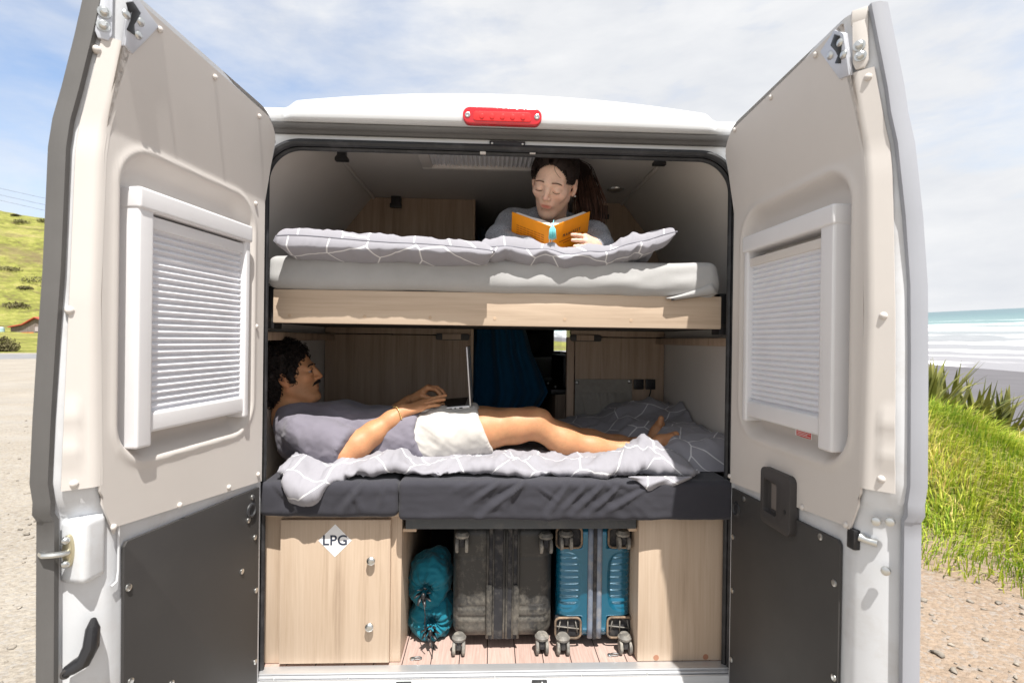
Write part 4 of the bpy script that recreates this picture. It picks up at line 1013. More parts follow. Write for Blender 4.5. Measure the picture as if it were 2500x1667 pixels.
def blades(n, xr, yr, lmin, lmax, wd, seed, thr=.05):
    r = np.random.default_rng(seed); x = r.uniform(*xr, n*2); y = yr[0]+(yr[1]-yr[0])*r.random(n*2)**1.3; z = bank_h(x, y)
    p = np.stack([x, y, 0*x], -1); tuft = fbm(p*1.9, 41, 3)
    keep = (z > -.557+thr*(r.random(n*2)**2)*2) & (r.random(n*2) < .45+.9*tuft+.25); x, y, z, tuft = x[keep][:n], y[keep][:n], z[keep][:n], tuft[keep][:n]; n = len(x)
    e = .05; gx = (bank_h(x+e, y)-bank_h(x-e, y))/(2*e); gy = (bank_h(x, y+e)-bank_h(x, y-e))/(2*e)
    a = r.uniform(0, 2*PI, n); L = lmin+(lmax-lmin)*r.random(n)*(.7+.6*np.clip(tuft+.4, 0, 1))
    comb = vnoise(np.stack([x*1.1, y*1.1, x*0], -1), 44)*2.6; lean = r.uniform(.3, 1.15, n)
    dx, dy = np.cos(a)*.6+np.cos(comb)*.6-.35*gx, np.sin(a)*.6+np.sin(comb)*.6-.35*gy; q = np.hypot(dx, dy)+1e-6; dx, dy = dx/q, dy/q
    w = wd*r.uniform(.6, 1.4, n); sx, sy = -dy*w, dx*w; V = np.zeros((n, 5, 3))
    for k, t in enumerate((0., .5)):
        cx, cy, cz = x+dx*L*lean*t*t*.8, y+dy*L*lean*t*t*.8, z-.01+L*t*(1-.35*lean*t)
        f = 1-.35*t
        V[:, 2*k] = np.stack([cx-sx*f, cy-sy*f, cz], -1); V[:, 2*k+1] = np.stack([cx+sx*f, cy+sy*f, cz], -1)
    V[:, 4] = np.stack([x+dx*L*lean*.85, y+dy*L*lean*.85, z+L*(1-.62*lean)], -1)
    i = np.arange(n)[:, None]*5; F4 = np.hstack([i, i+1, i+3, i+2]); F3 = np.hstack([i+2, i+3, i+4])
    F = np.empty((2*n, 4), int)
    ton = np.clip(.5+.9*fbm(np.stack([x, y, x*0], -1)*1.3, 51, 3)+.28*r.standard_normal(n), 0, 1)[:, None]
    g0, g1, g2 = np.array((.20, .33, .03)), np.array((.56, .63, .075)), np.array((.80, .62, .27))
    c = np.where(ton < .55, g0+(g1-g0)*ton/.55, g1+(g2-g1)*(ton-.55)/.45)
    return V.reshape(-1, 3), F4, F3, np.repeat(c, 5, 0)
def grass_mat():
    m, nt, b, tc = newmat('grass_blades'); a = nd(nt, 'ShaderNodeVertexColor', {'layer_name': 'Tint'})
    setp(nt, b, Base_Color=a.outputs[0], Roughness=.6, Specular_IOR_Level=.25)
    tr = nd(nt, 'ShaderNodeBsdfTranslucent', None, Color=a.outputs[0]); mx = nd(nt, 'ShaderNodeMixShader', None, i0=.35, i1=b.outputs[0], i2=tr.outputs[0])
    o = [q for q in nt.nodes if q.type == 'OUTPUT_MATERIAL'][0]; nt.links.new(mx.outputs[0], o.inputs[0]); return m
M['blade'] = grass_mat()
V1, A4, A3, C1 = blades(42000, (2.6, 6.4), (1.4, 9.5), .08, .30, .0042, 61)
mkF = [tuple(f) for f in A4]+[tuple(f) for f in A3]
tag(mkmesh('grass', V1, mkF, M['blade'], smooth=False, col=C1), kind='stuff')
# ------------------------------------------------------------------ flax clumps behind the bank
m_flax = mat('flax_leaf', (.13, .165, .035), .42, var=.3, vs=3, col2=(.30, .28, .08), spec=.4)
def flax(px, py, dep, n, Lr, seed, label):
    c = PD(px, py, dep); c[2] = bank_h(np.array(c[0]), np.array(c[1]))-.02
    r = np.random.default_rng(seed); mb = MB()
    for i in range(n):
        a = r.uniform(0, 2*PI); L = r.uniform(*Lr); lean = r.uniform(.12, .95)**1.2; w = r.uniform(.015, .031); dx, dy = math.cos(a), math.sin(a); b0 = c+np.array((dx, dy, 0))*r.uniform(0, .08); side = np.array((-dy, dx, 0)); rows = []
        bend = r.uniform(.0, .55)*lean
        for t in np.linspace(0, 1, 7):
            h = L*(t*math.cos(lean*.9)-bend*t**3*.7); q = b0+np.array((dx, dy, 0))*L*(t*math.sin(lean*.9)+.25*bend*t*t)+np.array((0, 0, h)); ww = w*(.75+.5*math.sin(PI*min(t*1.1, 1)))*(1-t**4)+.0005
            rows.append([q-side*ww+np.array((0, 0, ww*.5)), q, q+side*ww+np.array((0, 0, ww*.5))])
        mb.grid(rows)
    tag(mb.build('flax_plant', m_flax, None, smooth=True, fix=False, auto=None), label, 'flax plant', 'flax plants behind the grass bank')
flax(2262, 1000, 5.8, 46, (.5, .85), 1, 'spiky green flax clump nearest the van door, above the grass bank')
flax(2318, 1000, 6.2, 52, (.6, 1.05), 2, 'tallest spiky flax clump with a blade standing straight up')
flax(2385, 1015, 6.3, 46, (.5, .85), 3, 'spiky flax clump in the middle of the row, leaning to the sea')
flax(2450, 1045, 6.2, 40, (.4, .75), 4, 'lowest spiky flax clump furthest down the bank by the beach')
# ================================================================== bedding
M['sheet_grey'] = cloth('light_grey_sheet', (.40, .40, .40), weave=.22)
M['sheet_dark'] = cloth('charcoal_sheet', (.043, .043, .053), weave=.3, fine=1400.)
M['duvet'] = cloth('grey_line_patterned_cotton', (.30, .297, .33), pattern=True, weave=.2, fine=1300.)
def rotc(x, z, a): return x*math.cos(a)+z*math.sin(a), -x*math.sin(a)+z*math.cos(a)
# upper mattress in its pale sheet
def d_up(Q, N):
    xr, zr = rotc(Q[:, 0], Q[:, 2], .22); xl, zl = rotc(Q[:, 0], Q[:, 2], -.25)
    f1 = ridge(np.stack([xr*2.2, zr*16, Q[:, 1]*3], -1), 3); f2 = ridge(np.stack([xl*2., zl*14, Q[:, 1]*3], -1), 8)
    r_ = sstep(-.1, .5, Q[:, 0])
    return .0035*f1*(.4+r_)+.0035*f2*(.5+.6*r_)+.006*fbm(Q*4, 5)+.006*np.exp(-((Q[:, 2]-1.33)/.03)**2)
V, F_, N_ = cushion(-.805, .770, .040, .95, 1.289, 1.402, .030, .011, d_up)
o = mkmesh('mattress', V, F_, M['sheet_grey']); tag(o, 'upper bunk mattress in a pale grey fitted sheet', 'mattress')
# its loose corner flap at the right end
G = []
for i in range(13):
    t = i/12; a, b = P(1630+110*t, 728-36*t**1.3, .034-.01*t), P(1640+112*t, 728-14*t, .03); c_ = P(1640+112*t, 733-16*t, .045); G.append([c_, b, a, a+np.array((0, .02, .004))])
mb = MB(); mb.slab(G, np.array((0, .003, -.002))); mb.build('sheet_flap', M['sheet_grey'], o, smooth=True, auto=None)
def pillow(name, c, lx, ly, th, yaw=0., roll=0., pitch=0., bendf=None, seed=1, label='', group=None, n=110, mm='duvet', fold=.006, pu=9):
    U = np.linspace(-1, 1, n+1); Vv = np.linspace(-1, 1, n//2+1); u, v = np.meshgrid(U, Vv, indexing='ij')
    tp = np.clip(1-np.abs(u)**pu, 0, 1)**.36*np.clip(1-np.abs(v)**5, 0, 1)**.36
    X = lx*u*(1-.045*(1-np.abs(v)**4)); Y = ly*v*(1-.06*(1-np.abs(u)**4))
    pts = []; uvs = []
    for sg in (1, -1):
        p = np.stack([u*lx*7, v*ly*4+sg*3, 0*u], -1)
        edge = np.maximum(np.abs(u)**3, np.abs(v)**3)
        fd = fold*ridge(np.stack([u*lx*(22 if fold < .008 else 17), v*ly*7+sg*2, 0*u+seed], -1), seed)*(.35+.9*edge)*(tp > 0)+.010*fbm(p+seed, seed+4)*tp
        Z = sg*(th*tp*(1 if sg > 0 else 1.05))+fd*np.minimum(1, tp*3)+.010*sstep(-.55, -1., v)*(1-np.abs(u)**8); Yb = Y-(.032*np.sqrt(np.clip(tp, 0, 1))*np.exp(-((v+1.)/.45)**2) if sg < 0 else 0)
        q = np.stack([X, Yb, Z], -1)
        if bendf is not None: q = bendf(q, u, v)
        pts.append(q); uvs.append(np.stack([X+sg*5+seed*3.7, Y+.4*Z*sg], -1))
    R = np.array(Matrix.Rotation(yaw, 3, 'Z') @ Matrix.Rotation(roll, 3, 'Y') @ Matrix.Rotation(pitch, 3, 'X'))
    a, b = u.shape; idx = np.arange(a*b).reshape(a, b)
    q4 = np.stack([idx[:-1, :-1], idx[1:, :-1], idx[1:, 1:], idx[:-1, 1:]], -1).reshape(-1, 4)
    V = np.vstack([pts[0].reshape(-1, 3), pts[1].reshape(-1, 3)])@R.T+np.asarray(c); F = np.vstack([q4, q4[:, ::-1]+a*b])
    # piping along the seam
    o = mkmesh(name, V, F, M[mm], uv=np.vstack([uvs[0].reshape(-1, 2), uvs[1].reshape(-1, 2)])); tag(o, label, 'pillow', group)
    rim = [idx[i, 0] for i in range(a)]+[idx[-1, j] for j in range(1, b)]+[idx[i, -1] for i in range(a-2, -1, -1)]+[idx[0, j] for j in range(b-2, 0, -1)]
    mb = MB(); pr = V[rim]; mb.tube(np.vstack([pr, pr[:1]]), .0028, 5, False); mb.build('piping', M['duvet_seam'], o, smooth=True, auto=None)
    return o
M['duvet_seam'] = cloth('grey_seam', (.20, .20, .23), weave=.1)
def bl(q, u, v):
    q = q.copy(); q[..., 2] += -.012*sstep(.2, 1., u)+.006*np.sin(u*9+1)*(1-np.abs(v)); q[..., 2] += .018*sstep(.2, -1., u)*(q[..., 2] > .0); return q
pillow('pillow', (-.388, .152, 1.412), .362, .186, .043, roll=.008, pitch=-.10, bendf=bl, seed=2, label='long flat pillow with white lines lying left on the upper bunk', group='pillows on the upper bunk')
def br_(q, u, v):
    q = q.copy(); r_ = np.clip((u+.1)/1.1, 0, 1); g_ = np.exp(-((u+.02)/.46)**2); q[..., 2] = q[..., 2]*(1-.32*g_)-.010*g_
    q[..., 2] += .066*r_**2.4*(v < 2)-.030*np.exp(-((u-.08)/.40)**2)*(.3+.38*sstep(-.92, -.60, v))-.020*np.exp(-((u+.30)/.42)**2)*sstep(-1.0, .6, v)+.006*np.sin(u*15)*(1-np.abs(u)); q[..., 2] = np.where(r_ > .6, q[..., 2]-.025*(r_-.6)*2.5*sstep(.0, 1., -v)*0, q[..., 2])
    return q
pillow('pillow', (.262, .186, 1.418), .345, .18, .046, roll=-.01, pitch=-.10, bendf=br_, seed=7, label='crumpled pillow with white lines under the reading woman, right corner pointing up', group='pillows on the upper bunk', fold=.019, pu=5)
FOLDS = [((1299, 1164), (1181, 1254), .010, .017), ((1239, 1165), (1150, 1224), .008, .012), ((1392, 1175), (1340, 1252), .009, .012), ((1430, 1180), (1372, 1252), .008, .010), ((1470, 1180), (1402, 1250), .009, .013), ((1516, 1179), (1440, 1252), .008, .012), ((1570, 1195), (1475, 1252), .009, .012), ((1276, 1170), (1235, 1236), .008, .010), ((1318, 1190), (1365, 1220), .006, .006), ((1480, 1170), (1540, 1190), .007, .006), ((1180, 1166), (1120, 1190), .007, .007), ((896, 1165), (838, 1248), .010, .012), ((938, 1180), (926, 1246), .008, .009), ((862, 1200), (880, 1246), .007, .007), ((715, 1160), (724, 1240), .010, .010), ((668, 1180), (735, 1246), .008, .008)]
FOLDS = [(P(*a, -.02)[[0, 2]], P(*b, -.02)[[0, 2]], w, h) for a, b, w, h in FOLDS]
def sheet_folds(Q, N):
    q = Q[:, [0, 2]]+.005*np.stack([vnoise(Q*9, 201), vnoise(Q*9, 202)], -1); s = 0
    for a, b, w, h in FOLDS:
        ab = b-a; t = np.clip(((q-a)@ab)/(ab@ab), -.1, 1.1); d_ = q-a-t[:, None]*ab; sd_ = (d_[:, 0]*ab[1]-d_[:, 1]*ab[0])/np.linalg.norm(ab)
        dd = np.hypot(d_[:, 0], d_[:, 1])*np.sign(sd_); wt = w*(.6+.7*np.clip(t, 0, 1))
        s = s+h*(np.exp(-np.abs(dd/wt)**1.4)-.55*np.exp(-((dd-1.9*wt)/wt)**2))*(.35+.65*np.sin(PI*np.clip(t*.9+.1, 0, 1)))
    return .85*s*np.clip(-N[:, 1]*1.3, 0, 1)
# lower mattress cushions in dark sheets
def d_low(seed, amp):
    def f(Q, N):
        xr, zr = rotc(Q[:, 0], Q[:, 2], -.75)
        a = ridge(np.stack([xr*3.0, zr*13, Q[:, 1]*2], -1), seed, 3); msk = sstep(-.02, .15, Q[:, 0])*sstep(.62, .45, Q[:, 0]) if seed == 12 else sstep(-.8, -.45, Q[:, 0])
        return .5*amp*a*msk*np.clip(.3-N[:, 1], 0, 1)+sheet_folds(Q, N)+.004*fbm(Q*7, seed+2)+.0025*ridge(Q*np.array((9, 5, 22)), seed+5)
    return f
V, F_, N_ = cushion(-.800, -.337, -.022, .96, .524, .640, .022, .0075, d_low(15, .007)); tag(mkmesh('seat_cushion', V, F_, M['sheet_dark']), 'dark sheeted bed cushion above the oak cabinet with the gas label', 'mattress')
V, F_, N_ = cushion(-.335, .800, -.030, .96, .516, .646, .016, .0065, d_low(12, .012)); tag(mkmesh('seat_cushion', V, F_, M['sheet_dark']), 'long charcoal sheeted mattress above the suitcases, front sheet creased diagonally', 'mattress')
# pale duvet bunched along the front edge of the lower bed
ctl = [(688, 1132, 1150), (700, 1112, 1168), (722, 1104, 1205), (740, 1106, 1222), (754, 1113, 1233), (775, 1122, 1229), (792, 1126, 1224), (806, 1126, 1205), (830, 1124, 1186), (860, 1122, 1178), (890, 1118, 1170), (920, 1108, 1160), (950, 1099, 1152), (966, 1093, 1146), (985, 1108, 1148), (1000, 1118, 1154), (1040, 1124, 1163), (1100, 1122, 1166), (1200, 1110, 1166), (1300, 1112, 1168), (1400, 1122, 1173), (1450, 1118, 1176), (1500, 1106, 1174), (1545, 1094, 1170), (1575, 1078, 1172), (1592, 1064, 1172), (1610, 1070, 1170), (1630, 1084, 1170), (1660, 1108, 1166), (1690, 1130, 1158), (1700, 1142, 1152)]
cx_ = np.array([c[0] for c in ctl], float); ct_ = np.array([c[1] for c in ctl], float); cb_ = np.array([c[2] for c in ctl], float)
def drape():
    n, m = 300, 30; rows = []; uv = []
    for i in range(n+1):
        px = 688+(1700-688)*i/n; rt = np.interp(px, cx_, ct_); rb_ = np.interp(px, cx_, cb_)
        hang = sstep(1178, 1200, rb_); lead = P(px, 1150, .05)
        mound = np.exp(-((px-1592)/40)**2); yc = .10+.055*mound+.02*math.sin(px*.02)
        zt_ = P(px, rt, yc)[2]; yb = .022-.052*hang-.012*math.sin(px*.031)*(1-hang); zb_ = P(px, rb_, yb)[2]
        zb_ = max(zb_, .652) if hang < .05 else zb_
        x = lead[0]; yl = yb-.014-.010*abs(math.sin(px*.05))
        ctlp = np.array([(.50, .665), (.34, .672), (yc+.12, .672+(zt_-.672)*.35), (yc+.045, zt_-.008), (yc, zt_), (yc-.04, zt_-.006-.15*(zt_-zb_)), (yl+.006, zb_+(zt_-zb_)*.52), (yl, zb_+(zt_-zb_)*.2), (yb, zb_), (yb+.022, zb_-.001+.004*(1-hang))])
        L = np.concatenate([[0], np.cumsum(np.linalg.norm(np.diff(ctlp, axis=0), axis=1))]); t = np.linspace(0, L[-1], m+1)
        yy = np.interp(t, L, ctlp[:, 0]); zz_ = np.interp(t, L, ctlp[:, 1])
        for _ in range(2): yy[1:-1] = .25*yy[:-2]+.5*yy[1:-1]+.25*yy[2:]; zz_[1:-1] = .25*zz_[:-2]+.5*zz_[1:-1]+.25*zz_[2:]
        rows.append(np.stack([np.full(m+1, x), yy, zz_], -1)); uv.append(np.stack([np.full(m+1, x), t], -1))
    G = np.array(rows); UV = np.array(uv); V = G.reshape(-1, 3); a, b = G.shape[:2]; idx = np.arange(a*b).reshape(a, b)
    q4 = np.stack([idx[:-1, :-1], idx[:-1, 1:], idx[1:, 1:], idx[1:, :-1]], -1).reshape(-1, 4)
    V = relax(V, q4, 2, .4); N = vnormals(V, q4)
    w = UV.reshape(-1, 2); xr, tr = rotc(w[:, 0], w[:, 1], .55); xl, tl = rotc(w[:, 0], w[:, 1], -.6)
    msk = sstep(.06, .2, w[:, 1])
    dv = .011*ridge(np.stack([xr*24, tr*6, 0*xr], -1), 61)+.010*ridge(np.stack([xl*19, tl*7, 0*xr], -1), 67)+.006*fbm(np.stack([w[:, 0]*11, w[:, 1]*11, 0*xr], -1), 69)
    V = V+N*(dv*msk)[:, None]; V[:, 2] = np.where((V[:, 1] > .03) & (V[:, 1] < .95), np.maximum(V[:, 2], .650), V[:, 2])
    # crossways pinch where the two cushions meet
    n_ = len(V); off = -N*.007
    V2 = np.vstack([V, V+off]); rim = list(idx[:, 0])+list(idx[-1, 1:])+list(idx[-2::-1, -1])+list(idx[0, -2:0:-1]); rim = np.array(rim); nx = np.roll(rim, -1)
    F = np.vstack([q4, q4[:, ::-1]+n_, np.stack([nx, rim, rim+n_, nx+n_], -1)])
    return V2, F, np.vstack([w, w])
V, F_, uv = drape(); o = mkmesh('duvet', V, F_, M['duvet'], uv=uv); tag(o, 'sunlit pale duvet with white lines bunched along the front of the lower bed', 'duvet')
# its corner hanging over the dark sheet near the foot end
G = []; uvp = []
for i in range(25):
    t = i/24; px = 1540+150*t; r0 = 1163; r1 = np.interp(px, [1540, 1560, 1578, 1590, 1610, 1640, 1670, 1690], [1166, 1180, 1202, 1200, 1194, 1190, 1176, 1166])
    G.append([P(px+(6*math.sin(j*.9))*(1-t), r0+(r1-r0)*j/9, -.022-.016*math.sin(PI*j/9)-.006*math.sin(px*.09+j*.5)) for j in range(10)])
G = np.array(G); mb = MB(); mb.slab(G, np.array((0, .004, .001))); fo = mb.build('duvet_corner', M['duvet'], o, smooth=True, auto=None)
l = fo.data.uv_layers.new(name='UVMap')
for lp in fo.data.loops:
    c = fo.data.vertices[lp.vertex_index].co; l.data[lp.index].uv = (c.x+4.3, c.z)
# duvet heaped at the foot end, in shade
def heap():
    X = np.linspace(-.42, .895, 150); Y = np.linspace(.10, .975, 100); x, y = np.meshgrid(X, Y, indexing='ij'); p = np.stack([x, y, 0*x], -1)
    def bumpz(px, py, Yp, sx, sy, h): c = P(px, py, Yp); return h*np.exp(-((x-c[0])/sx)**2-((y-c[1])/sy)**2)
    z = .652+0*x
    z = z+.050*sstep(.58, .86, y+.06*fbm(p*4, 3))*sstep(.10, .32, x)
    z = z+bumpz(1692, 1010, .70, .075, .10, .105)+bumpz(1600, 1010, .82, .10, .08, .050)+bumpz(1420, 1010, .86, .12, .08, .022)
    z = z+.085*sstep(.50, .64, x)*sstep(.10, .22, y)*(1-.25*sstep(.3, .7, y))+.02*sstep(.30, .5, x)*sstep(.3, .5, y)
    big = sstep(.2, .5, x)
    a = ridge(np.stack([x*9+y*4, y*6-x*3, 0*x], -1), 71); b = ridge(np.stack([x*5-y*8, y*9, 0*x], -1), 75)
    z = z+(.014*a+.013*b+.012*fbm(p*6, 77))*(.35+.9*big)*sstep(.10, .18, y)
    # hollows for the legs lying on it
    hl = np.exp(-((y-.27)/.075)**2)*sstep(-.1, .1, x)*sstep(.70, .6, x); z = z*(1-hl)+(.655)*hl
    hl2 = np.exp(-((y-.455)/.095)**4)*sstep(-.1, .1, x)*sstep(.72, .62, x); z = z*(1-hl2)+(.658)*hl2
    z = np.maximum(z, .649)
    fr = sstep(.16, .10, y); z = z*(1-fr)+fr*.650
    V = np.stack([x, y, z], -1).reshape(-1, 3); a_, b_ = x.shape; idx = np.arange(a_*b_).reshape(a_, b_)
    q4 = np.stack([idx[:-1, :-1], idx[1:, :-1], idx[1:, 1:], idx[:-1, 1:]], -1).reshape(-1, 4)
    return V, q4, np.stack([V[:, 0]*.95+.3*V[:, 2]+11, V[:, 1]+.4*V[:, 2]], -1)
V, F_, uv = heap(); tag(mkmesh('duvet', V, F_, M['duvet'], uv=uv), 'shaded bluish duvet heaped at the foot end against the van wall', 'duvet')

# ================================================================== luggage
def case_mat():
    m, nt, b, tc = newmat('scuffed_black_shell'); co = tc.outputs['Object']; z = nd(nt, 'ShaderNodeSeparateXYZ', None, i0=co).outputs[2]
    low = maprange(nt, z, .30, .03); n1 = noise(nt, co, 11, 6, .65); n2 = noise(nt, co, 90, 4, .7); n3 = noise(nt, co, 45, 5, .7, (1, 1, .25))
    f = math_(nt, 'ADD', math_(nt, 'MULTIPLY', n1, .5), math_(nt, 'ADD', math_(nt, 'MULTIPLY', n2, .3), math_(nt, 'MULTIPLY', n3, .2)))
    f = maprange(nt, math_(nt, 'ADD', f, math_(nt, 'MULTIPLY', low, .16)), .53, .80)
    c = mixc(nt, f, (.026, .0255, .025), (.20, .18, .15)); setp(nt, b, Base_Color=c, Roughness=maprange(nt, f, 0, 1, .42, .85)); bump(nt, b, n2, .3, .0008); return m
m_case = case_mat()
m_band = mat('dusty_zip_tape', (.022, .022, .026), .85, var=.3, vs=20, dirt=(.10, .092, .085), ds=25, bmp=.4, bs=700, bd=.0006)
m_wheel = mat('dusty_wheel', (.15, .142, .13), .6, var=.35, vs=22, dirt=(.36, .33, .28), ds=30)
m_teal = mat('teal_metallic_shell', (.004, .115, .20), .20, .35, var=.12, vs=5, coat=.7)
m_ziptape = mat('blue_grey_zip_tape', (.16, .19, .25), .75, var=.2, vs=30, dirt=(.30, .29, .27), ds=18)
m_mud = mat('tan_muddy_rim', (.24, .17, .115), .85, var=.4, vs=30, dirt=(.05, .045, .04), ds=35)
def caster(parent, c, r, s=1, pre=False):
    """double spinner wheel hanging below c, axle along x"""
    c = np.asarray(c, float)
    mb = MB()
    for k in (-1, 1): mb.lathe(c+np.array((k*.011 if k > 0 else -.011-.012, 0, 0)), (1, 0, 0), [(0, r*.72), (.001, r*.95), (.004, r), (.008, r), (.011, r*.95), (.012, r*.72)], 20)
    w = mb.build('wheel', m_wheel, parent, smooth=True, auto=45)
    mb = MB(); mb.box(c[0]-.009, c[0]+.009, c[1]-.012, c[1]+.014, c[2]-r*.2, c[2]+r*1.25); mb.build('wheel_fork', m_band, w, bevel=.004)
    mb = MB(); mb.lathe(c+np.array((0, .006, r*1.05)), (0, 0, 1), [(0, .024), (.008, .026), (.018, .018)], 18); mb.build('wheel_housing', m_wheel, w, smooth=True, auto=45)
a, b = P(1103, 1580, .12)[0], P(1346, 1580, .12)[0]
SC = thing('suitcase', 'large scuffed black hard suitcase lying on its side with dusty wheels', 'suitcase', ((a+b)/2, .4, 0))
def d_case(Q, N):
    front = (N[:, 1] < -.5); xm = np.abs(Q[:, 0]-(a+b)/2); h = (b-a)/2
    g = -.006*front*(np.exp(-((Q[:, 2]-.155)/.005)**2)+np.exp(-((Q[:, 2]-.118)/.006)**2))*(xm > .055)*(xm < h-.02)
    return g+.004*front*sstep(.085, .11, Q[:, 2])*sstep(.20, .16, Q[:, 2])*(xm > .06)-.003*front*np.exp(-((Q[:, 2]-.335)/.004)**2)*(xm > .06)
V, F_, N_ = cushion(a, b, .115, .88, .034, .452, .045, .006, d_case)
mkmesh('shell', V, F_, m_case, SC)
xm = (a+b)/2
mb = MB(); mb.box(xm-.055, xm+.055, .106, .16, .040, .446); zb_ = mb.build('zip_band', m_band, SC, bevel=.006)
mb = MB()
for dx, r_ in ((-.055, .005), (-.034, .0035), (.004, .004), (.014, .004), (.036, .0035), (.056, .005)): mb.tube([(xm+dx, .1055, z) for z in np.linspace(.046, .44, 10)], r_, 8)
mb.build('zip_piping', m_case, zb_, smooth=True, auto=None)
for s in (-1, 1): mb = MB(); mb.box(xm+s*.047-.009, xm+s*.047+.009, .098, .112, .06, .24); mb.build('corner_guard', m_case, SC, bevel=.003)
for px, py in ((1120, 1590), (1323, 1588)): c = P(px, py, .085); caster(SC, (c[0], .085, .0255), .0255)
for px, py in ((1128, 1330), (1333, 1332)): c = P(px, py, .085); caster(SC, (c[0], .085, c[2]), .026)
a, b = P(1358, 1580, .12)[0], P(1539, 1580, .12)[0]; xm = (a+b)/2
SB = thing('suitcase', 'smaller glossy teal suitcase beside the black one, wheels muddy', 'suitcase', (xm, .4, 0))
def d_teal(Q, N):
    front = np.clip(-N[:, 1], 0, 1)**2; h = (b-a)/2; q = 0
    for s in (-1, 1):
        cx = xm+s*(h*.80); dx = (Q[:, 0]-cx)/(h*.42); dz = (Q[:, 2]-.243)/.105; rr_ = np.abs(dx)**3+np.abs(dz)**4
        q = q-.009*sstep(1.15, .75, rr_)+.007*sstep(1.0, .7, rr_)*(np.sin((Q[:, 2]-.14)*2*PI/.0235)*.5+.5)*sstep(.04, .6, (Q[:, 0]-xm)*s/h-.1)
        # corner pockets for the wheels
        for zc in (.075, .405):
            cx2 = xm+s*h*.72; d2 = np.maximum(np.abs(Q[:, 0]-cx2)/(h*.36), np.abs(Q[:, 2]-zc)/.038); q = q-.014*sstep(1.1, .9, d2)
    return q*front
V, F_, N_ = cushion(a, b, .115, .84, .032, .447, .040, .0045, d_teal); mkmesh('shell', V, F_, m_teal, SB)
mb = MB()
mb.box(xm-.006, xm+.006, .108, .2, .036, .444); zz_ = mb.build('zip_gap', m_band, SB, bevel=.002)
for s in (-1, 1):
    mb = MB(); mb.tube([(xm+s*.016, .113+.0*z, z) for z in np.linspace(.040, .44, 12)], .0105, 8, flat=.7, up=(0, 1, 0)); mb.build('zip_tape', m_ziptape, SB, smooth=True, auto=None)
h = (b-a)/2
for s in (-1, 1):
    for zc in (.075, .405):
        cx2 = xm+s*h*.70
        mb = MB(); mb.prism(rrect(cx2-h*.33, cx2+h*.33, zc-.036, zc+.036, .016, 5), 'y', .124, .150); pkp = mb.build('wheel_pocket', m_band, SB, bevel=.003)
        mb = MB(); pr = rrect(cx2-h*.34, cx2+h*.34, zc-.037, zc+.037, .017, 6); pr.append(pr[0]); mb.tube([(p[0], .1145, p[1]) for p in pr], .0042, 6, False); mb.build('pocket_rim', m_mud, pkp, smooth=True, auto=None)
        if zc < .2:
            mb = MB()
            for k in range(3): mb.tube([(cx2-h*.26+k*h*.26, .120, zc-.02), (cx2-h*.20+k*h*.2, .119, zc+.026)], .0026, 5)
            mb.tube([(cx2-h*.3, .1195, zc+.004), (cx2+h*.3, .1195, zc-.006)], .0026, 5); mb.build('pocket_rib', m_wheel, pkp, smooth=True, auto=None)
for px, py in ((1374, 1597), (1526, 1594)): c = P(px, py, .080); caster(SB, (c[0], .080, .0245), .0245)
for px, py in ((1382, 1325), (1522, 1324)): c = P(px, py, .095); caster(SB, (c[0], .095, c[2]), .024)
# two drawstring bags
m_bag = cloth('turquoise_nylon', (.010, .165, .235), weave=.15, rough=.6)
def bag(name, c, r, seed, mouth, label):
    c = np.asarray(c, float); r = np.asarray(r, float); s = SDF(c-r*1.5, c+r*1.5, .0045)
    s.ell(c, r, k=.02); s.ell(c+r*np.array((-.2, .0, -.5)), r*np.array((.85, .8, .6)), k=.03); s.ell(c+r*np.array((.25, .1, .3)), r*np.array((.75, .8, .7)), k=.03)
    s.ell(c+np.asarray(mouth), (r[0]*.42, r[1]*.5, r[2]*.36), k=.02, op='sub')
    V, F = s.mesh(); N = vnormals(V, F); m0 = c+np.asarray(mouth); dd = V-m0; ang = np.arctan2(dd[:, 2], dd[:, 0]); rad = np.hypot(dd[:, 0], dd[:, 2])
    nearm = np.exp(-(rad/(r[0]*.8))**2)*(dd[:, 1] < r[1]*.4)
    V = V+N*(.006*np.sin(ang*13+seed)*nearm+.017*ridge(V*np.array((12, 12, 17)), seed)+.006*ridge(V*31, seed+2)+.008*fbm(V*20, seed))[:, None]
    V[:, 2] = np.maximum(V[:, 2], .001)
    o = mkmesh(name, V, F, m_bag); tag(o, label, 'stuff bag', 'turquoise stuff bags beside the suitcase')
    mb = MB()
    for k in range(7):
        a_ = k*.9+seed; mb.tube([m0+np.array((.012*math.cos(a_), -r[1]*.42, .012*math.sin(a_))), m0+np.array((r[0]*.28*math.cos(a_), -r[1]*.62, r[2]*.26*math.sin(a_))), m0+np.array((r[0]*.46*math.cos(a_+.2), -r[1]*.80, r[2]*.40*math.sin(a_+.2)))], [.004, .008, .003], 6, flat=.35)
    mb.ball(m0+np.array((0, -r[1]*.7, 0)), .010, 8, 6, (.8, 1, 1.3))
    mb.tube([m0+np.array((.0, -r[1]*.75, -.005)), m0+np.array((.012, -r[1]*1.05, -.05)), m0+np.array((.010, -r[1]*1.1, -.10)), m0+np.array((.018, -r[1]*1.1, -.14))], .0018, 5)
    mb.build('drawcord', M['black'], o, smooth=True, auto=None); return o
b1 = P(1052, 1408, .24); b2 = P(1058, 1497, .24)
bag('stuff_bag', (b1[0], .25, b1[2]), (.066, .10, .088), 3, (-.012, -.075, -.008), 'upper turquoise drawstring bag stacked on another one')
bag('stuff_bag', (b2[0], .25, .072), (.072, .10, .070), 8, (.004, -.080, -.002), 'lower turquoise drawstring bag resting on the van floor')
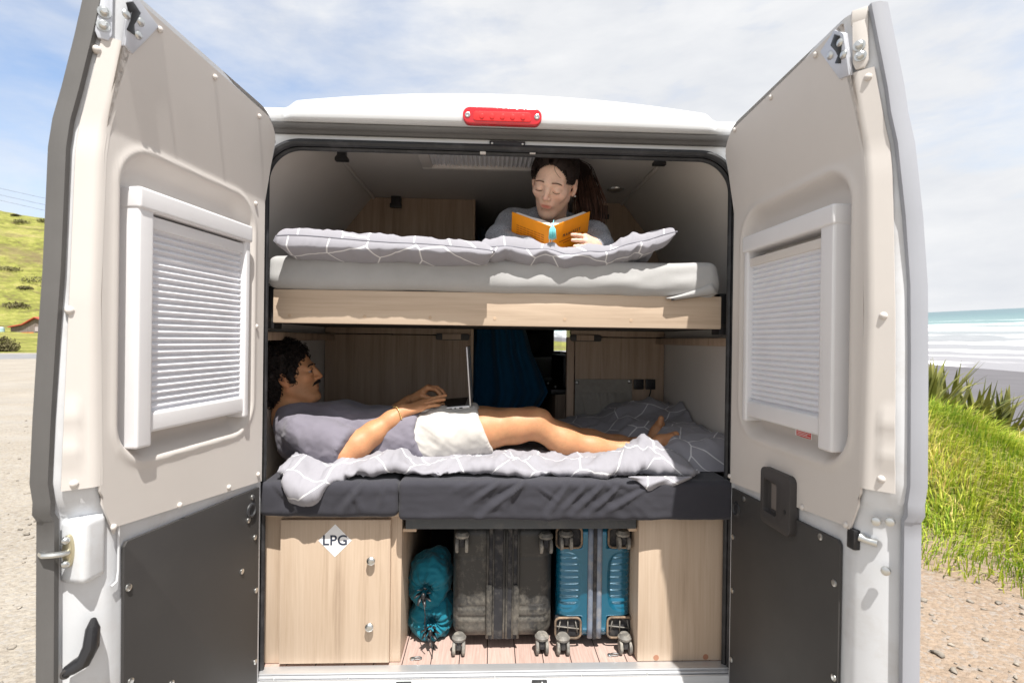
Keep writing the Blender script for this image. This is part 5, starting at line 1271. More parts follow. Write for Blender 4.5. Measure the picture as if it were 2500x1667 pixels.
# ------------------------------------------------------------------ blue coat hanging in the walkway
m_coat = cloth('deep_blue_fabric', (.006, .075, .165), weave=.3, rough=.8)
rows = [(1166, 1184, 560), (1160, 1200, 640), (1156, 1262, 760), (1155, 1288, 815), (1153, 1300, 860), (1152, 1322, 910), (1152, 1340, 958), (1152, 1325, 985), (1152, 1306, 1012), (1152, 1290, 1040)]
G = []
for (xa, xb, ry) in rows:
    row = []
    for i in range(41):
        t = i/40; q = P(xa+(xb-xa)*t, ry, 1.28); q[1] += .028*math.sin(t*17+ry*.004)+.014*math.sin(t*37+ry*.01)-.05*math.sin(PI*t); row.append(q)
    G.append(row)
G = np.array(G); mb = MB(); mb.slab(G, np.array((0, .012, 0))); tag(mb.build('coat', m_coat, None, smooth=True, auto=None), 'deep blue coat hanging in the walkway between the wooden panels', 'coat')
# ================================================================== people
def skin_mat(name, col, red):
    m, nt, b, tc = newmat(name); co = tc.outputs['Object']; a = nd(nt, 'ShaderNodeVertexColor', {'layer_name': 'Tint'})
    c = mixc(nt, maprange(nt, noise(nt, co, 38, 5, .6), .3, .7), tuple(x*.90 for x in col), tuple(x*1.08 for x in col))
    c = mixc(nt, math_(nt, 'MULTIPLY', maprange(nt, noise(nt, co, 14, 3, .5), .45, .7), .3), c, red)
    c = mixc(nt, math_(nt, 'MULTIPLY', maprange(nt, noise(nt, co, 170, 5, .75), .5, .72), .30), c, tuple(x*.55 for x in col))
    c = mixc(nt, 1., c, a.outputs[0], 'MULTIPLY')
    setp(nt, b, Base_Color=c, Roughness=.5, Specular_IOR_Level=.35, Subsurface_Weight=.12, Subsurface_Scale=.012)
    bump(nt, b, noise(nt, co, 520, 3, .6), .18, .0012); return m
M['skin_m'] = skin_mat('tanned_skin', (.52, .262, .132), (.50, .20, .105))
M['skin_w'] = skin_mat('fair_skin', (.70, .475, .365), (.66, .37, .28))
M['eyew'] = mat('eye_white', (.20, .17, .155), .25, var=.03); M['iris'] = mat('dark_iris', (.03, .016, .010), .15)
def hair_mat(name, c0, c1):
    m, nt, b, tc = newmat(name); co = tc.outputs['Object']
    setp(nt, b, Base_Color=mixc(nt, maprange(nt, noise(nt, co, 60, 3, .6), .35, .7), c0, c1), Roughness=.6, Specular_IOR_Level=.25); return m
M['hair_m'] = hair_mat('black_curly_hair', (.008, .006, .006), (.020, .014, .013))
M['hair_w'] = hair_mat('dark_brown_hair', (.012, .008, .007), (.030, .018, .014)); M['hair_w2'] = hair_mat('auburn_hair_ends', (.060, .030, .021), (.115, .06, .042))
M['tee'] = cloth('faded_navy_jersey', (.185, .174, .212), weave=.2, fine=1500.); M['shorts'] = cloth('off_white_twill', (.54, .52, .49), weave=.2, fine=1300.)
M['knit'] = cloth('grey_melange_knit', (.25, .265, .30), weave=.5, fine=700., mottle=.45)

def biggest(V, F):
    lab = np.arange(len(V))
    while True:
        m = lab[F].min(1); new = lab.copy()
        for k in range(4): np.minimum.at(new, F[:, k], m)
        new = new[new]
        if (new == lab).all(): break
        lab = new
    c = np.bincount(lab).argmax(); keep = lab == c; idx = np.cumsum(keep)-1
    return V[keep], idx[F[keep[F[:, 0]]]]
class Head:
    def __init__(s, c, f, up):
        s.c = np.asarray(c, float); s.x = np.asarray(f, float)/np.linalg.norm(f); u = np.asarray(up, float); u = u-(u@s.x)*s.x; s.z = u/np.linalg.norm(u); s.y = np.cross(s.z, s.x)
        s.R = np.stack([s.x, s.y, s.z], 1)
    def w(s, *p): return s.c+s.R@np.asarray(p, float)
    def loc(s, V): return (np.asarray(V)-s.c)@s.R
    def sdf(s, S, lids=False, fem=0.):
        w, R = s.w, s.R
        S.ell(w(-.012, 0, .034), (.097, .076, .090), R, .02)
        S.ell(w(.028, 0, -.034), (.062, .060-.006*fem, .086), R, .035)
        S.ell(w(.075-.005*fem, 0, -.101), (.020-.001*fem, .022-.007*fem, .018-.002*fem), R, .026)
        for q in (-1, 1):
            S.cap(w(.000, q*(.056-.008*fem), -.052), w(.058, q*(.024-.009*fem), -.100), .017-.002*fem, .015-.002*fem, .032)
            S.ell(w(.060, q*.042, -.018), (.022, .020, .018), R, .026)
            S.cap(w(.083, q*.012, .024), w(.070, q*.044, .022), .0105, .009, .016)
        for q in (-1, 1): S.ell(w(.096, q*.0325, .002), (.016, .0165, .0115), R, .012, 'sub')
        S.chain([w(.086, 0, .018), w(.097, 0, -.002), w(.1075+.002*fem, 0, -.024)], [.0085-.001*fem, .0090-.001*fem, .0115-.002*fem], .010)
        for q in (-1, 1): S.ell(w(.101-.002*fem, q*(.0125-.002*fem), -.029), (.0105-.0015*fem, .0075-.001*fem, .0075), R, .007)
        for q in (-1, 1):
            if lids: S.ell(w(.0785, q*.0325, .001), (.0140, .0160, .0120), R, .006)
            else:
                S.ell(w(.0795, q*.0325, .010), (.0150, .0170, .0075), R, .004); S.ell(w(.0785, q*.0325, -.008), (.0150, .0170, .0060), R, .004)
        S.ell(w(.077, 0, -.054), (.015, .024, .021), R, .018)
        S.cap(w(.0890, -.012, -.0545), w(.0890, .012, -.0545), .0052, .0052, .005); S.cap(w(.0850, -.020, -.0580), w(.0850, .020, -.0580), .0040, .0040, .006)
        S.cap(w(.0875, -.013, -.0655), w(.0875, .013, -.0655), .0050, .0050, .006)
        S.cap(w(.0955, -.017, -.0602), w(.0955, .017, -.0602), .0022, .0022, .003, op='sub')
        for q in (-1, 1):
            Re = R@np.array(Matrix.Rotation(-.18, 3, 'Y'))
            S.ell(w(-.010, q*.079, -.006), (.0185, .0075, .0315), Re, .006); S.ell(w(-.004, q*.075, -.030), (.010, .007, .011), Re, .006)
            S.ell(w(-.006, q*.0875, -.002), (.0105, .0060, .0200), Re, .005, 'sub'); S.cap(w(-.002, q*.086, -.004), w(.000, q*.083, -.02), .004, .0035, .005)
    def tint(s, V, red, base=None):
        L = s.loc(V); C = np.ones((len(V), 3)) if base is None else base
        lip = np.exp(-((L[:, 2]+.0605)/.0070)**4-((L[:, 1])/.0205)**4)*(L[:, 0] > .075); C = C*(1-lip[:, None])+np.array(red)*lip[:, None]
        ck = .5*np.exp(-((np.abs(L[:, 1])-.040)/.018)**2-((L[:, 2]+.022)/.018)**2)*(L[:, 0] > .03)+.6*np.exp(-(L[:, 1]/.014)**2-((L[:, 2]+.024)/.014)**2)*(L[:, 0] > .095)+.5*np.exp(-((np.abs(L[:, 1])-.082)/.01)**2-((L[:, 0]+.01)/.02)**2)
        return C*(1-.16*ck[:, None]*np.array((0., 1., 1.)))
    def front(s, V, y, z, r=.006):
        L = s.loc(V); k = (np.abs(L[:, 1]-y) < r) & (np.abs(L[:, 2]-z) < r) & (L[:, 0] > 0); return L[k, 0].max() if k.any() else .085
    def brows(s, mb, V, thick=.0016, lift=.0, th2=1.):
        for q in (-1, 1):
            for k in range(26):
                t = k/25; y = q*(.014+.029*t); z = .0225+.0065*math.sin(PI*(.15+.62*t))-.004*t+lift; x = s.front(V, y, z)
                d = np.array((0, q*.008, .0035-.006*t)); p = np.array((x+.0003, y, z))
                for e in (-.0017*th2, .0008, .0022*th2): mb.tube([s.w(*(p+np.array((-.0012, 0, e)))), s.w(*(p+d*.5+np.array((.0006-.002*t, 0, e*.7)))), s.w(*(p+d+np.array((-.0030*(t+.3), 0, e*.2))))], [thick*.6, thick, thick*.3], 4)
    def eyes(s, parts, V):
        for q in (-1, 1):
            parts.append((MB().ball(s.w(.0785, q*.0325, .002), .0120, 12, 8), 1))
            parts.append((MB().ball(s.w(.0865, q*.0325, .002), .0058, 10, 6), 2))
    def lash(s, mb, V, z0, r=.0011, sag=.004):
        for q in (-1, 1):
            pts = []
            for t in np.linspace(-1, 1, 11):
                y = q*.0325+t*.0145; z = z0+.5*sag-sag*(1-t*t)+q*t*-.001; x = s.front(V, y, z, .004)+.0004; pts.append(s.w(x, y, z))
            mb.tube(pts, [r*.4]+[r]*9+[r*.4], 5)
def emit_body(name, S, head, skin, parent, lips, extra=None, smooth_it=1):
    V, F = S.mesh(); V = relax(V, F, smooth_it, .35)
    tint = head.tint(V, lips)
    parts = []
    return V, F, tint
def hand(S, W, K, lat, up, lens, curl, r0=.0085, thumb=None, k=.008):
    """wrist W, middle of the knuckles K, lat = toward the index side, up = back of the hand"""
    W, K, lat, up = (np.asarray(q, float) for q in (W, K, lat, up)); lat = lat/np.linalg.norm(lat); f = (K-W)/np.linalg.norm(K-W); up = up-(up@f)*f; up /= np.linalg.norm(up)
    for j, (L, c) in enumerate(zip(lens, curl)):
        o = (1.5-j)*.0195; b = K+lat*o-f*abs(j-1.3)*.004-up*.003*abs(j-1.2)
        S.cap(W+lat*o*.55, b, .0150, .0125, .012)
        d = f+lat*.05*(1.5-j); d /= np.linalg.norm(d); p = b; a = c[0]; rr_ = r0*(1. if j < 3 else .88)
        for i, (fr, da) in enumerate(((.45, 0), (.30, c[1]), (.25, c[2]))):
            a = a+da; q = p+(d*math.cos(a)-up*math.sin(a))*L*fr; S.cap(p, q, rr_*(1.05-.09*i), rr_*(.96-.09*i), k*.6); p = q
    if thumb is not None:
        t = [np.asarray(q, float) for q in thumb]; S.chain(t, [.015, .0115, .0095, .0082][:len(t)], .010)

# ------------------------------------------------------------------ the man on the lower bed
MAN = thing('person', 'man lying on the lower bed in navy tee and pale shorts, using a laptop', 'person', tuple(P(1040, 1125, .33)))
ec = P(692, 922, .27)+np.array((0, .077, 0))
hm = Head(ec, (math.cos(.24), .10, math.sin(.24)), (-math.sin(.24), 0, math.cos(.24)))
lo = P(655, 1000, .3); S = SDF((-.98, .07, .64), (.76, .62, 1.14), .0034)
hm.sdf(S)
nb_ = P(712, 1020, .345); S.chain([hm.w(-.022, 0, -.055), hm.w(-.030, 0, -.11), nb_], [.056, .055, .064], .025)
S.cap(hm.w(.02, 0, -.095), nb_+np.array((.035, 0, .02)), .036, .04, .03)
S.chain([nb_, P(790, 1058, .345), P(930, 1070, .34), P(1030, 1070, .34)], [.07, .085, .085, .09], .03)
sh, el, wr = P(742, 1066, .215), P(838, 1112, .140), P(984, 1004, .225)
S.chain([sh, P(795, 1092, .165), el], [.052, .048, .045], .02)
fa = lambda t: el+(wr-el)*t
S.chain([el, fa(.22), fa(.5), fa(.8), wr], [.0455, .0485, .041, .0315, .0265], .025)
S.chain([wr+(el-wr)*.04+np.array((0, .012, 0)), wr+np.array((.01, .014, 0))], [.025, .023], .02)
hand(S, wr+np.array((.008, .006, .0)), P(1036, 984, .250), (0, 1, .28), (.1, -.15, 1), (.078, .088, .083, .066), ((.08, .10, .12), (.04, .06, .10), (.06, .10, .10), (.12, .15, .12)), thumb=[wr+np.array((.02, .035, -.005)), P(1040, 990, .31), P(1064, 989, .315), P(1082, 986, .315)])
# far arm
S.chain([P(745, 1050, .46), P(860, 1080, .55), P(1000, 979, .43)], [.05, .045, .026], .03)
hand(S, P(1003, 976, .425), P(1046, 944, .405), (.1, -1, .1), (-.2, .1, 1), (.078, .086, .082, .066), ((.75, .55, .35), (.65, .5, .3), (.7, .5, .3), (.8, .5, .3)), thumb=[P(1012, 975, .395), P(1030, 966, .375), P(1046, 972, .37), P(1056, 982, .37)])
# legs
hip, kn, an = P(1050, 1066, .275), P(1306, 1034, .27), P(1585, 1105, .275)
sl = lambda t: kn+(an-kn)*t
S.chain([hip, hip+(kn-hip)*.5, hip+(kn-hip)*.82, kn], [.088, .078, .064, .055], .03)
S.chain([kn, sl(.25)+np.array((0, 0, -.040)), sl(.5)+np.array((0, 0, -.036)), sl(.8)+np.array((0, 0, -.016)), an], [.053, .0555, .0445, .034, .033], .03)
S.ell(P(1320, 1016, .265), (.036, .036, .026), None, .022); S.cap(P(1338, 1040, .265), P(1430, 1082, .265), .024, .020, .02)
S.chain([an, P(1602, 1106, .28)], [.032, .030], .02); S.chain([an, P(1612, 1080, .28), P(1638, 1070, .28)], [.032, .029, .022], .02)
for px, py, Y, r_ in ((1650, 1060, .297, .0135), (1655, 1068, .283, .0112), (1655, 1074.5, .271, .0104), (1651, 1079, .261, .0096), (1645, 1083, .252, .009)): S.chain([P(px-16, py+4, Y), P(px, py, Y)], [r_*.95, r_], .006)
h2, k2, a2 = P(1050, 1050, .45), P(1300, 1031, .445), P(1556, 1089, .47)
S.chain([h2, h2+(k2-h2)*.5, k2], [.088, .080, .063], .03); s2 = lambda t: k2+(a2-k2)*t
S.chain([k2, s2(.28)+np.array((0, 0, -.034)), s2(.55)+np.array((0, 0, -.026)), s2(.82)+np.array((0, 0, -.010)), a2], [.059, .056, .049, .036, .033], .03)
S.cap(a2, P(1588, 1086, .47), .034, .033, .025); S.chain([P(1590, 1084, .47), P(1603, 1056, .47), P(1611, 1035, .47)], [.032, .027, .021], .02)
for j in range(5): S.chain([P(1611, 1036+j*1.5, .452+.014*j), P(1614-j*.6, 1021+j*3., .450+.015*j)], [.0125-.001*j, .0125-.0012*j], .006)
V, F = biggest(*S.mesh()); V = relax(V, F, 1, .35); tint = hm.tint(V, (.80, .62, .60)); L = hm.loc(V)
beard = sstep(-.025, -.06, L[:, 2])*sstep(.0, .03, L[:, 0])*(np.abs(L[:, 1]) < .075)*(L[:, 2] > -.135); tint = tint*(1-.16*beard[:, None]*np.array((1, .85, .75)))
o_parts = []; hm.eyes(o_parts, V)
def join_body(name, V, F, tint, parts, mats, parent):
    Vs = [V]; Fs = [list(map(int, f)) for f in F]; mi = [0]*len(F); n = len(V)
    for mb_, k in parts:
        Vs.append(np.asarray(mb_.V)); Fs += [[i+n for i in f] for f in mb_.F]; mi += [k]*len(mb_.F); n += len(mb_.V)
    Va = np.vstack(Vs); tt = np.ones((len(Va), 3)); tt[:len(tint)] = tint
    return mkmesh(name, Va, Fs, None, parent, mats=mats, midx=mi, col=tt)
join_body('body', V, F, tint, o_parts, [M['skin_m'], M['eyew'], M['iris']], MAN); VM = V
# hair: a dark mass with curls over it, brows and moustache
S = SDF(hm.c-.17, hm.c+.17, .0042)
S.ell(hm.w(-.026, 0, .056), (.106, .091, .097), hm.R, .02); S.ell(hm.w(-.060, 0, -.012), (.060, .077, .080), hm.R, .03); S.ell(hm.w(-.070, 0, -.07), (.030, .05, .035), hm.R, .03)
for q in (-1, 1): S.cap(hm.w(.022, q*.072, .03), hm.w(.018, q*.070, -.018), .016, .010, .012)
S.ell(hm.w(.105, 0, -.010), (.074, .095, .088), hm.R, .010, 'sub'); S.ell(hm.w(.060, 0, -.075), (.085, .12, .060), hm.R, .010, 'sub')
for q in (-1, 1): S.ell(hm.w(-.006, q*.092, -.012), (.026, .022, .034), hm.R, .006, 'sub')
V, F = S.mesh(); N = vnormals(V, F); V = V+N*(.006*ridge(V*60, 5)+.005*vnoise(V*95, 9))[:, None]
mb = MB(); mb.add(V, F); r = np.random.default_rng(4)
def curls(mb, V, N, n, r, R0, R1, tr):
    Lk = hm.loc(V)
    for i in r.choice(len(V), n):
        c = V[i]+N[i]*r.uniform(-.001, .006); R_ = r.uniform(R0, R1); a = r.standard_normal(3); a /= np.linalg.norm(a); b = np.cross(a, N[i]); nb = np.linalg.norm(b)
        if nb < .1: continue
        b /= nb; ph = r.uniform(0, 6.28); th = np.linspace(ph, ph+r.uniform(3.5, 6.), 8); e = np.cross(a, b)
        mb.tube([c+R_*(math.cos(t)*b+math.sin(t)*e)+a*.002*(t-ph) for t in th], [tr*.5]+[tr]*6+[tr*.4], 4, False)
curls(mb, V, N, 2600, r, .0038, .0085, .00125)
hm.brows(mb, VM, .0016)
for k in range(44):
    t = -1+2*k/43; y = .031*t; z = -.0415-.008*abs(t)**1.6; x = hm.front(VM, y, z)+.0006; d = np.array((-.002-.006*abs(t), .009*t, -.0085)); p = np.array((x, y, z))
    for e in (0, .0035): mb.tube([hm.w(*(p+np.array((-.001, 0, e)))), hm.w(*(p+d*.5+np.array((.0028, 0, e*.8)))), hm.w(*(p+d+np.array((.001, 0, e*.3))))], [.0009, .0014, .0005], 4)
hm.lash(mb, VM, .0075, .0010, -.003)
mb.build('hair', M['hair_m'], MAN, smooth=True, auto=None, fix=False)
# t-shirt
S = SDF((-.92, .04, .63), (-.15, .66, 1.02), .0052)
for dy, r_ in ((-.062, 0), (.062, 0)):
    S.chain([P(752, 1062, .365)+(0, dy, 0), P(830, 1054, .375)+(0, dy, 0), P(930, 1066, .375)+(0, dy, 0), P(1012, 1068, .365)+(0, dy, 0)], [.092, .112, .108, .106], .04)
S.cap(P(728, 1022, .345)+np.array((0, -.05, .0)), P(728, 1022, .345)+np.array((0, .05, 0)), .066, .066, .05); S.cap(P(735, 1020, .345), P(800, 1040, .36), .062, .09, .05)
hc = P(850, 1098, .148); dr = hc-P(748, 1062, .215); dr /= np.linalg.norm(dr)
S.chain([P(742, 1056, .215), P(790, 1076, .180)], [.070, .072], .045); S.cap(P(790, 1076, .180), hc+dr*.05, .072, .070, .02, cut=(hc, dr))
S.chain([P(745, 1048, .46), P(850, 1080, .54)], [.072, .074], .045)
S.chain([P(900, 1070, .300), P(960, 1072, .285), P(1012, 1070, .275)], [.085, .106, .110], .04)
c0 = P(1006, 1064, .20); S.cap(c0+np.array((.10, -.3, .02)), c0+np.array((.10, .7, .02)), .098, .098, .004, op='sub')
S.chain([hm.w(-.02, 0, -.05), nb_+np.array((.012, 0, .010))], [.066, .066], .008, op='sub')
V, F = S.mesh(); V = relax(V, F, 2, .5); N = vnormals(V, F)
def tee_folds(V):
    x, z, y = V[:, 0], V[:, 2], V[:, 1]; a, b = rotc(x, z, .55); c, d = rotc(x, z, -.35)
    near = sstep(.36, .24, y)
    return .0007*ridge(np.stack([a*14, b*46, y*10], -1), 93)+.0065*ridge(np.stack([a*4, b*15, y*4], -1), 90)*near+.007*ridge(np.stack([c*6, d*15, y*5], -1), 95)*(.4+.6*near)+.004*fbm(V*16, 97)
V = V+N*tee_folds(V)[:, None]; mkmesh('t_shirt', V, F, M['tee'], MAN)
# shorts
S = SDF((-.40, .10, .62), (.02, .62, .99), .0052)
for hx, hy, hY, e in ((1184, 1052, .272, -1), (1182, 1040, .448, 1)):
    pel = P(1000, 1070, .345)+np.array((0, e*.07, 0)); hc = P(hx, hy, hY); dr = hc-pel; dr /= np.linalg.norm(dr)
    S.chain([pel-dr*.02, pel+(hc-pel)*.45], [.090, .104], .04); cutn = dr+np.array((0, 0, .28)); S.cap(pel+(hc-pel)*.45, hc+dr*.08, .100, .096, .03, cut=(hc, cutn))
V, F = S.mesh(); V = relax(V, F, 2, .5); N = vnormals(V, F); a, b = rotc(V[:, 0], V[:, 2], -.5); c, d = rotc(V[:, 0], V[:, 2], .9)
V = V+N*(.012*ridge(np.stack([a*5, b*15, V[:, 1]*4], -1), 101)*sstep(.0, -.2, V[:, 0])+.008*ridge(np.stack([c*7, d*12, V[:, 1]*4], -1), 104)+.004*fbm(V*15, 107))[:, None]
mkmesh('shorts', V, F, M['shorts'], MAN)
mb = MB(); bc = wr+(el-wr)*.07; ax_ = (wr-el)/np.linalg.norm(wr-el); u_ = np.cross(ax_, (0, 1., 0)); u_ /= np.linalg.norm(u_); v_ = np.cross(ax_, u_)
mb.tube([bc+.0335*(math.cos(t)*u_+math.sin(t)*v_)+ax_*.006*math.sin(t*2) for t in np.linspace(0, 2*PI, 40)], .0021, 6, False)
for t in np.linspace(0, 2*PI, 26, endpoint=False): mb.ball(bc+.0350*(math.cos(t)*u_+math.sin(t)*v_)+ax_*.006*math.sin(t*2), .0024, 6, 4)
mb.build('bracelet', mat('gold_beads', (.75, .56, .24), .3, .7), MAN, smooth=True, auto=None)
# ------------------------------------------------------------------ laptop on his lap
m_alu2 = mat('silver_laptop_shell', (.60, .60, .61), .35, .6, var=.03); m_key = mat('black_keyboard', (.012, .012, .014), .5)
LF, LR = P(1003, 1010, .250), P(1147, 998, .250); ex = LR-LF; Ld = np.linalg.norm(ex); ex /= Ld; ey = np.array((-.033, 1, .0)); ey -= (ey@ex)*ex; ey /= np.linalg.norm(ey); ez = np.cross(ex, ey)
def lx(V): V = np.asarray(V, float); return LF+V[:, :1]*ex+V[:, 1:2]*ey+V[:, 2:]*ez
LP = thing('laptop', 'open silver laptop resting on the lying man\'s lap, screen edge-on', 'laptop', tuple(LF))
mb = MB(lx); mb.box(0, Ld, 0, .312, 0, .0135); bs_ = mb.build('base', m_alu2, LP, bevel=.003)
mb = MB(lx); mb.box(.085, Ld-.018, .02, .292, .0135, .0142); mb.build('keyboard', m_key, bs_)
mb = MB(lx); mb.box(.012, .075, .10, .21, .0135, .0140); mb.build('touchpad', m_key, bs_)
mb = MB(lx)
for q0, q1 in ((.137, .158), (.168, .175), (.187, .200)): mb.prism([(q0, .004), (q1, .004), (q1, .009), (q0, .009)], 'y', -.0006, .001)
mb.build('port', m_key, bs_)
tp = P(1138, 853, .250)-LR; hgt = np.linalg.norm(tp); tz = tp/hgt; tx = np.cross(ey, tz)
def lid(V): V = np.asarray(V, float); return LR+np.array((.002, 0, .010))+V[:, :1]*tx+V[:, 1:2]*ey+V[:, 2:]*tz
mb = MB(lid); mb.box(-.0025, .0025, .0, .312, 0, hgt); li = mb.build('lid', m_alu2, LP, bevel=.0015)
mb = MB(lid); s_ = -1 if tx[0] > 0 else 1; mb.box(min(s_*.0025, s_*.0031), max(s_*.0025, s_*.0031), .004, .308, .006, hgt-.004); mb.build('screen', mat('dark_screen', (.02, .022, .03), .1), li)

# ------------------------------------------------------------------ the woman reading on the upper bunk
WOM = thing('person', 'woman lying on the upper bunk in a grey sweater reading an orange book', 'person', tuple(P(1340, 640, .5)))
yw, pt, rl = math.radians(25), math.radians(32), math.radians(16)
f = np.array((-math.sin(yw)*math.cos(pt), -math.cos(yw)*math.cos(pt), -math.sin(pt))); up0 = np.array((0, 0, 1.))-f[2]*f; up0 /= np.linalg.norm(up0); rt = np.cross(f, up0)
up = up0*math.cos(rl)+np.array((1., 0, 0))*math.sin(rl)
hw = Head((0, 0, 0), f, up); hw.c = P(1331, 485, .105)-hw.R@np.array((.113, 0, -.024))
S = SDF((-.10, .0, 1.42), (.46, .62, 1.88), .0030); hw.sdf(S, lids=True, fem=1.)
nb2 = P(1350, 572, .34); S.chain([hw.w(-.030, 0, -.055), hw.w(-.045, 0, -.10), nb2], [.047, .045, .052], .025)
S.cap(nb2, nb2+np.array((.0, .25, -.05)), .07, .09, .03)
# hands holding the book
hand(S, P(1456, 603, .115), P(1433, 596, .068), (-.2, .2, 1), (.35, -1, .1), (.056, .060, .056, .045), ((.25, .2, .2),)*4, r0=.0075, thumb=[P(1454, 598, .12), P(1438, 591, .11), P(1428, 585, .10)])
S.chain([P(1455, 598, .12), P(1462, 604, .19), P(1450, 580, .27), P(1424, 572, .36), nb2], [.025, .03, .035, .045, .05], .02)
V, F = biggest(*S.mesh()); V = relax(V, F, 1, .35); VW = V; tint = hw.tint(V, (.80, .42, .42)); tint2 = tint
mkmesh('body', V, F, M['skin_w'], WOM, col=tint)
mb = MB(); hw.brows(mb, VW, .0007, .002, .9); mb.build('eyebrows', hair_mat('brown_brows', (.12, .068, .046), (.18, .11, .08)), WOM, smooth=True, auto=None, fix=False)
mb = MB(); hw.lash(mb, VW, -.0065, .0009, .005); mb.build('eyelashes', hair_mat('lash', (.03, .02, .016), (.05, .03, .024)), WOM, smooth=True, auto=None, fix=False)
# hair drawn back tight, long tail falling on her left
S = SDF(hw.c-.20, hw.c+.20, .0040)
S.ell(hw.w(-.020, 0, .042), (.103, .0825, .091), hw.R, .02); S.ell(hw.w(-.055, 0, -.005), (.055, .070, .070), hw.R, .03)
S.ell(hw.w(.118, 0, -.018), (.090, .088, .120), hw.R, .006, 'sub'); S.ell(hw.w(.045, 0, -.095), (.085, .12, .075), hw.R, .008, 'sub')
for q in (-1, 1): S.ell(hw.w(.004, q*.095, -.014), (.034, .022, .036), hw.R, .006, 'sub')
S.ell(hw.w(-.105, .03, .055), (.035, .035, .035), hw.R, .02)
V, F = S.mesh(); N = vnormals(V, F); L = hw.loc(V); an_ = np.arctan2(L[:, 1], L[:, 2]-.02); V = V+N*(.0022*np.sin(an_*60+3*fbm(L*30, 3))+.0012*fbm(L*np.array((20, 160, 160)), 8))[:, None]
mb = MB(); mb.add(V, F); r = np.random.default_rng(9)
for i in range(330):   # strands combed back over the head
    a = r.uniform(-1.9, 1.9); pts = []
    for t in np.linspace(0, 1, 9):
        ph = t*2.0-.35; e = .5+.5*math.cos(ph); x = -.02+.1045*math.cos(ph+.35)*(1-.12*abs(a)); rad = .0835+.003*r.random()
        pts.append(hw.w(x if t < .8 else -.105, rad*math.sin(a)*(1 if t < .6 else 1-.8*(t-.6)/.4)*math.sin(min(ph+.9, 1.57)), .042+.0915*math.cos(a)*math.sin(min(ph+.9, 1.57))*(1 if t < .6 else 1-.7*(t-.6)/.4)))
    L0 = hw.loc(np.array(pts)); k = ((L0-np.array((-.020, 0, .042)))/np.array((.1045, .084, .0925))); k = np.linalg.norm(k, axis=1)
    ok = [p for p, kk, l in zip(pts, k, L0) if kk > .96 and ((l[0]-.118)/.086)**2+(l[1]/.088)**2+((l[2]+.018)/.118)**2 > 1 and l[2] > 0]
    if len(ok) >= 3: mb.tube(ok, .0008, 4, False)
mb.build('hair', M['hair_w'], WOM, smooth=True, auto=None, fix=False)
pc = [hw.w(-.095, .035, .065), P(1420, 415, .31), P(1432, 470, .32), P(1440, 530, .31), P(1440, 590, .29)]
mb = MB(); mb.cur = 0
for i in range(620):
    o3 = r.standard_normal(3)*np.array((.016, .018, .006)); wv = r.uniform(0, 6.28); ln = r.uniform(.6, 1.); pts = []
    for t in np.linspace(0, ln, 12):
        q = t*(len(pc)-1); k = min(int(q), len(pc)-2); c = np.asarray(pc[k])+(np.asarray(pc[k+1])-np.asarray(pc[k]))*(q-k); sp_ = .35+1.1*min(t*1.6, 1)-.3*t
        pts.append(c+o3*sp_*1.25+np.array((.004*math.sin(t*9+wv), .003*math.cos(t*7+wv), 0)))
    cut = 5
    mb.cur = 0; mb.tube(pts[:cut+1], [.0008]+[.0013]*(cut), 4, False); mb.cur = 1 if r.random() < .75 else 0; mb.tube(pts[cut:], [.0013]*(len(pts)-cut-1)+[.0004], 4, False)
mb.build('ponytail', None, WOM, smooth=True, auto=None, mats=[M['hair_w'], M['hair_w2']])
mb = MB(); 
for t0, y0, dy, dz in ((0, .010, .03, -.045), (1, -.012, -.02, -.02)):
    pts = []
    for t in np.linspace(0, 1, 8):
        y, z = y0+dy*t*t, .092+dz*t; pts.append(hw.w(hw.front(VW, y, min(z, .085))+.002, y, z))
    mb.tube(pts, .0006, 4, False)
mb.build('loose_hair', M['hair_w'], WOM, smooth=True, auto=None, fix=False)
mb = MB(); mb.ball(hw.w(.002, .0855, -.036), .0042, 10, 6); mb.build('earring', M['steel'], WOM, smooth=True, auto=None)
# sweater
S = SDF((-.20, .04, 1.40), (.52, 1.0, 1.80), .0055)
sL, sR = P(1254, 556, .36), P(1424, 572, .36)
S.cap(sL, sR, .070, .068, .03); S.chain([(sL+sR)/2, P(1335, 590, .62), P(1300, 610, .95)], [.10, .115, .12], .05)
S.chain([sL, P(1228, 585, .26), P(1236, 606, .17)], [.070, .058, .052], .03); S.cap(P(1236, 606, .17), P(1290, 604, .12), .050, .036, .03)
S.chain([sR, P(1450, 580, .27), P(1462, 604, .19)], [.068, .056, .050], .03); S.cap(P(1462, 604, .19), P(1450, 597, .125), .046, .034, .03)
S.chain([hw.w(-.03, 0, -.06), nb2+np.array((0, 0, .01))], [.050, .062], .02, op='sub')
V, F = S.mesh(); V = relax(V, F, 2, .5); N = vnormals(V, F); V = V+N*(.006*ridge(V*np.array((9, 7, 14)), 120)+.004*fbm(V*22, 123))[:, None]; mkmesh('sweater', V, F, M['knit'], WOM)
S = SDF((-.95, .72, 1.39), (.35, 1.0, 1.66), .007); S.chain([P(1300, 612, .90), (-.30, .90, 1.50), (-.72, .90, 1.47)], [.10, .085, .055], .04)
V, F = S.mesh(); V = relax(V, F, 2, .5); mkmesh('trousers', V, F, M['sheet_dark'], WOM)

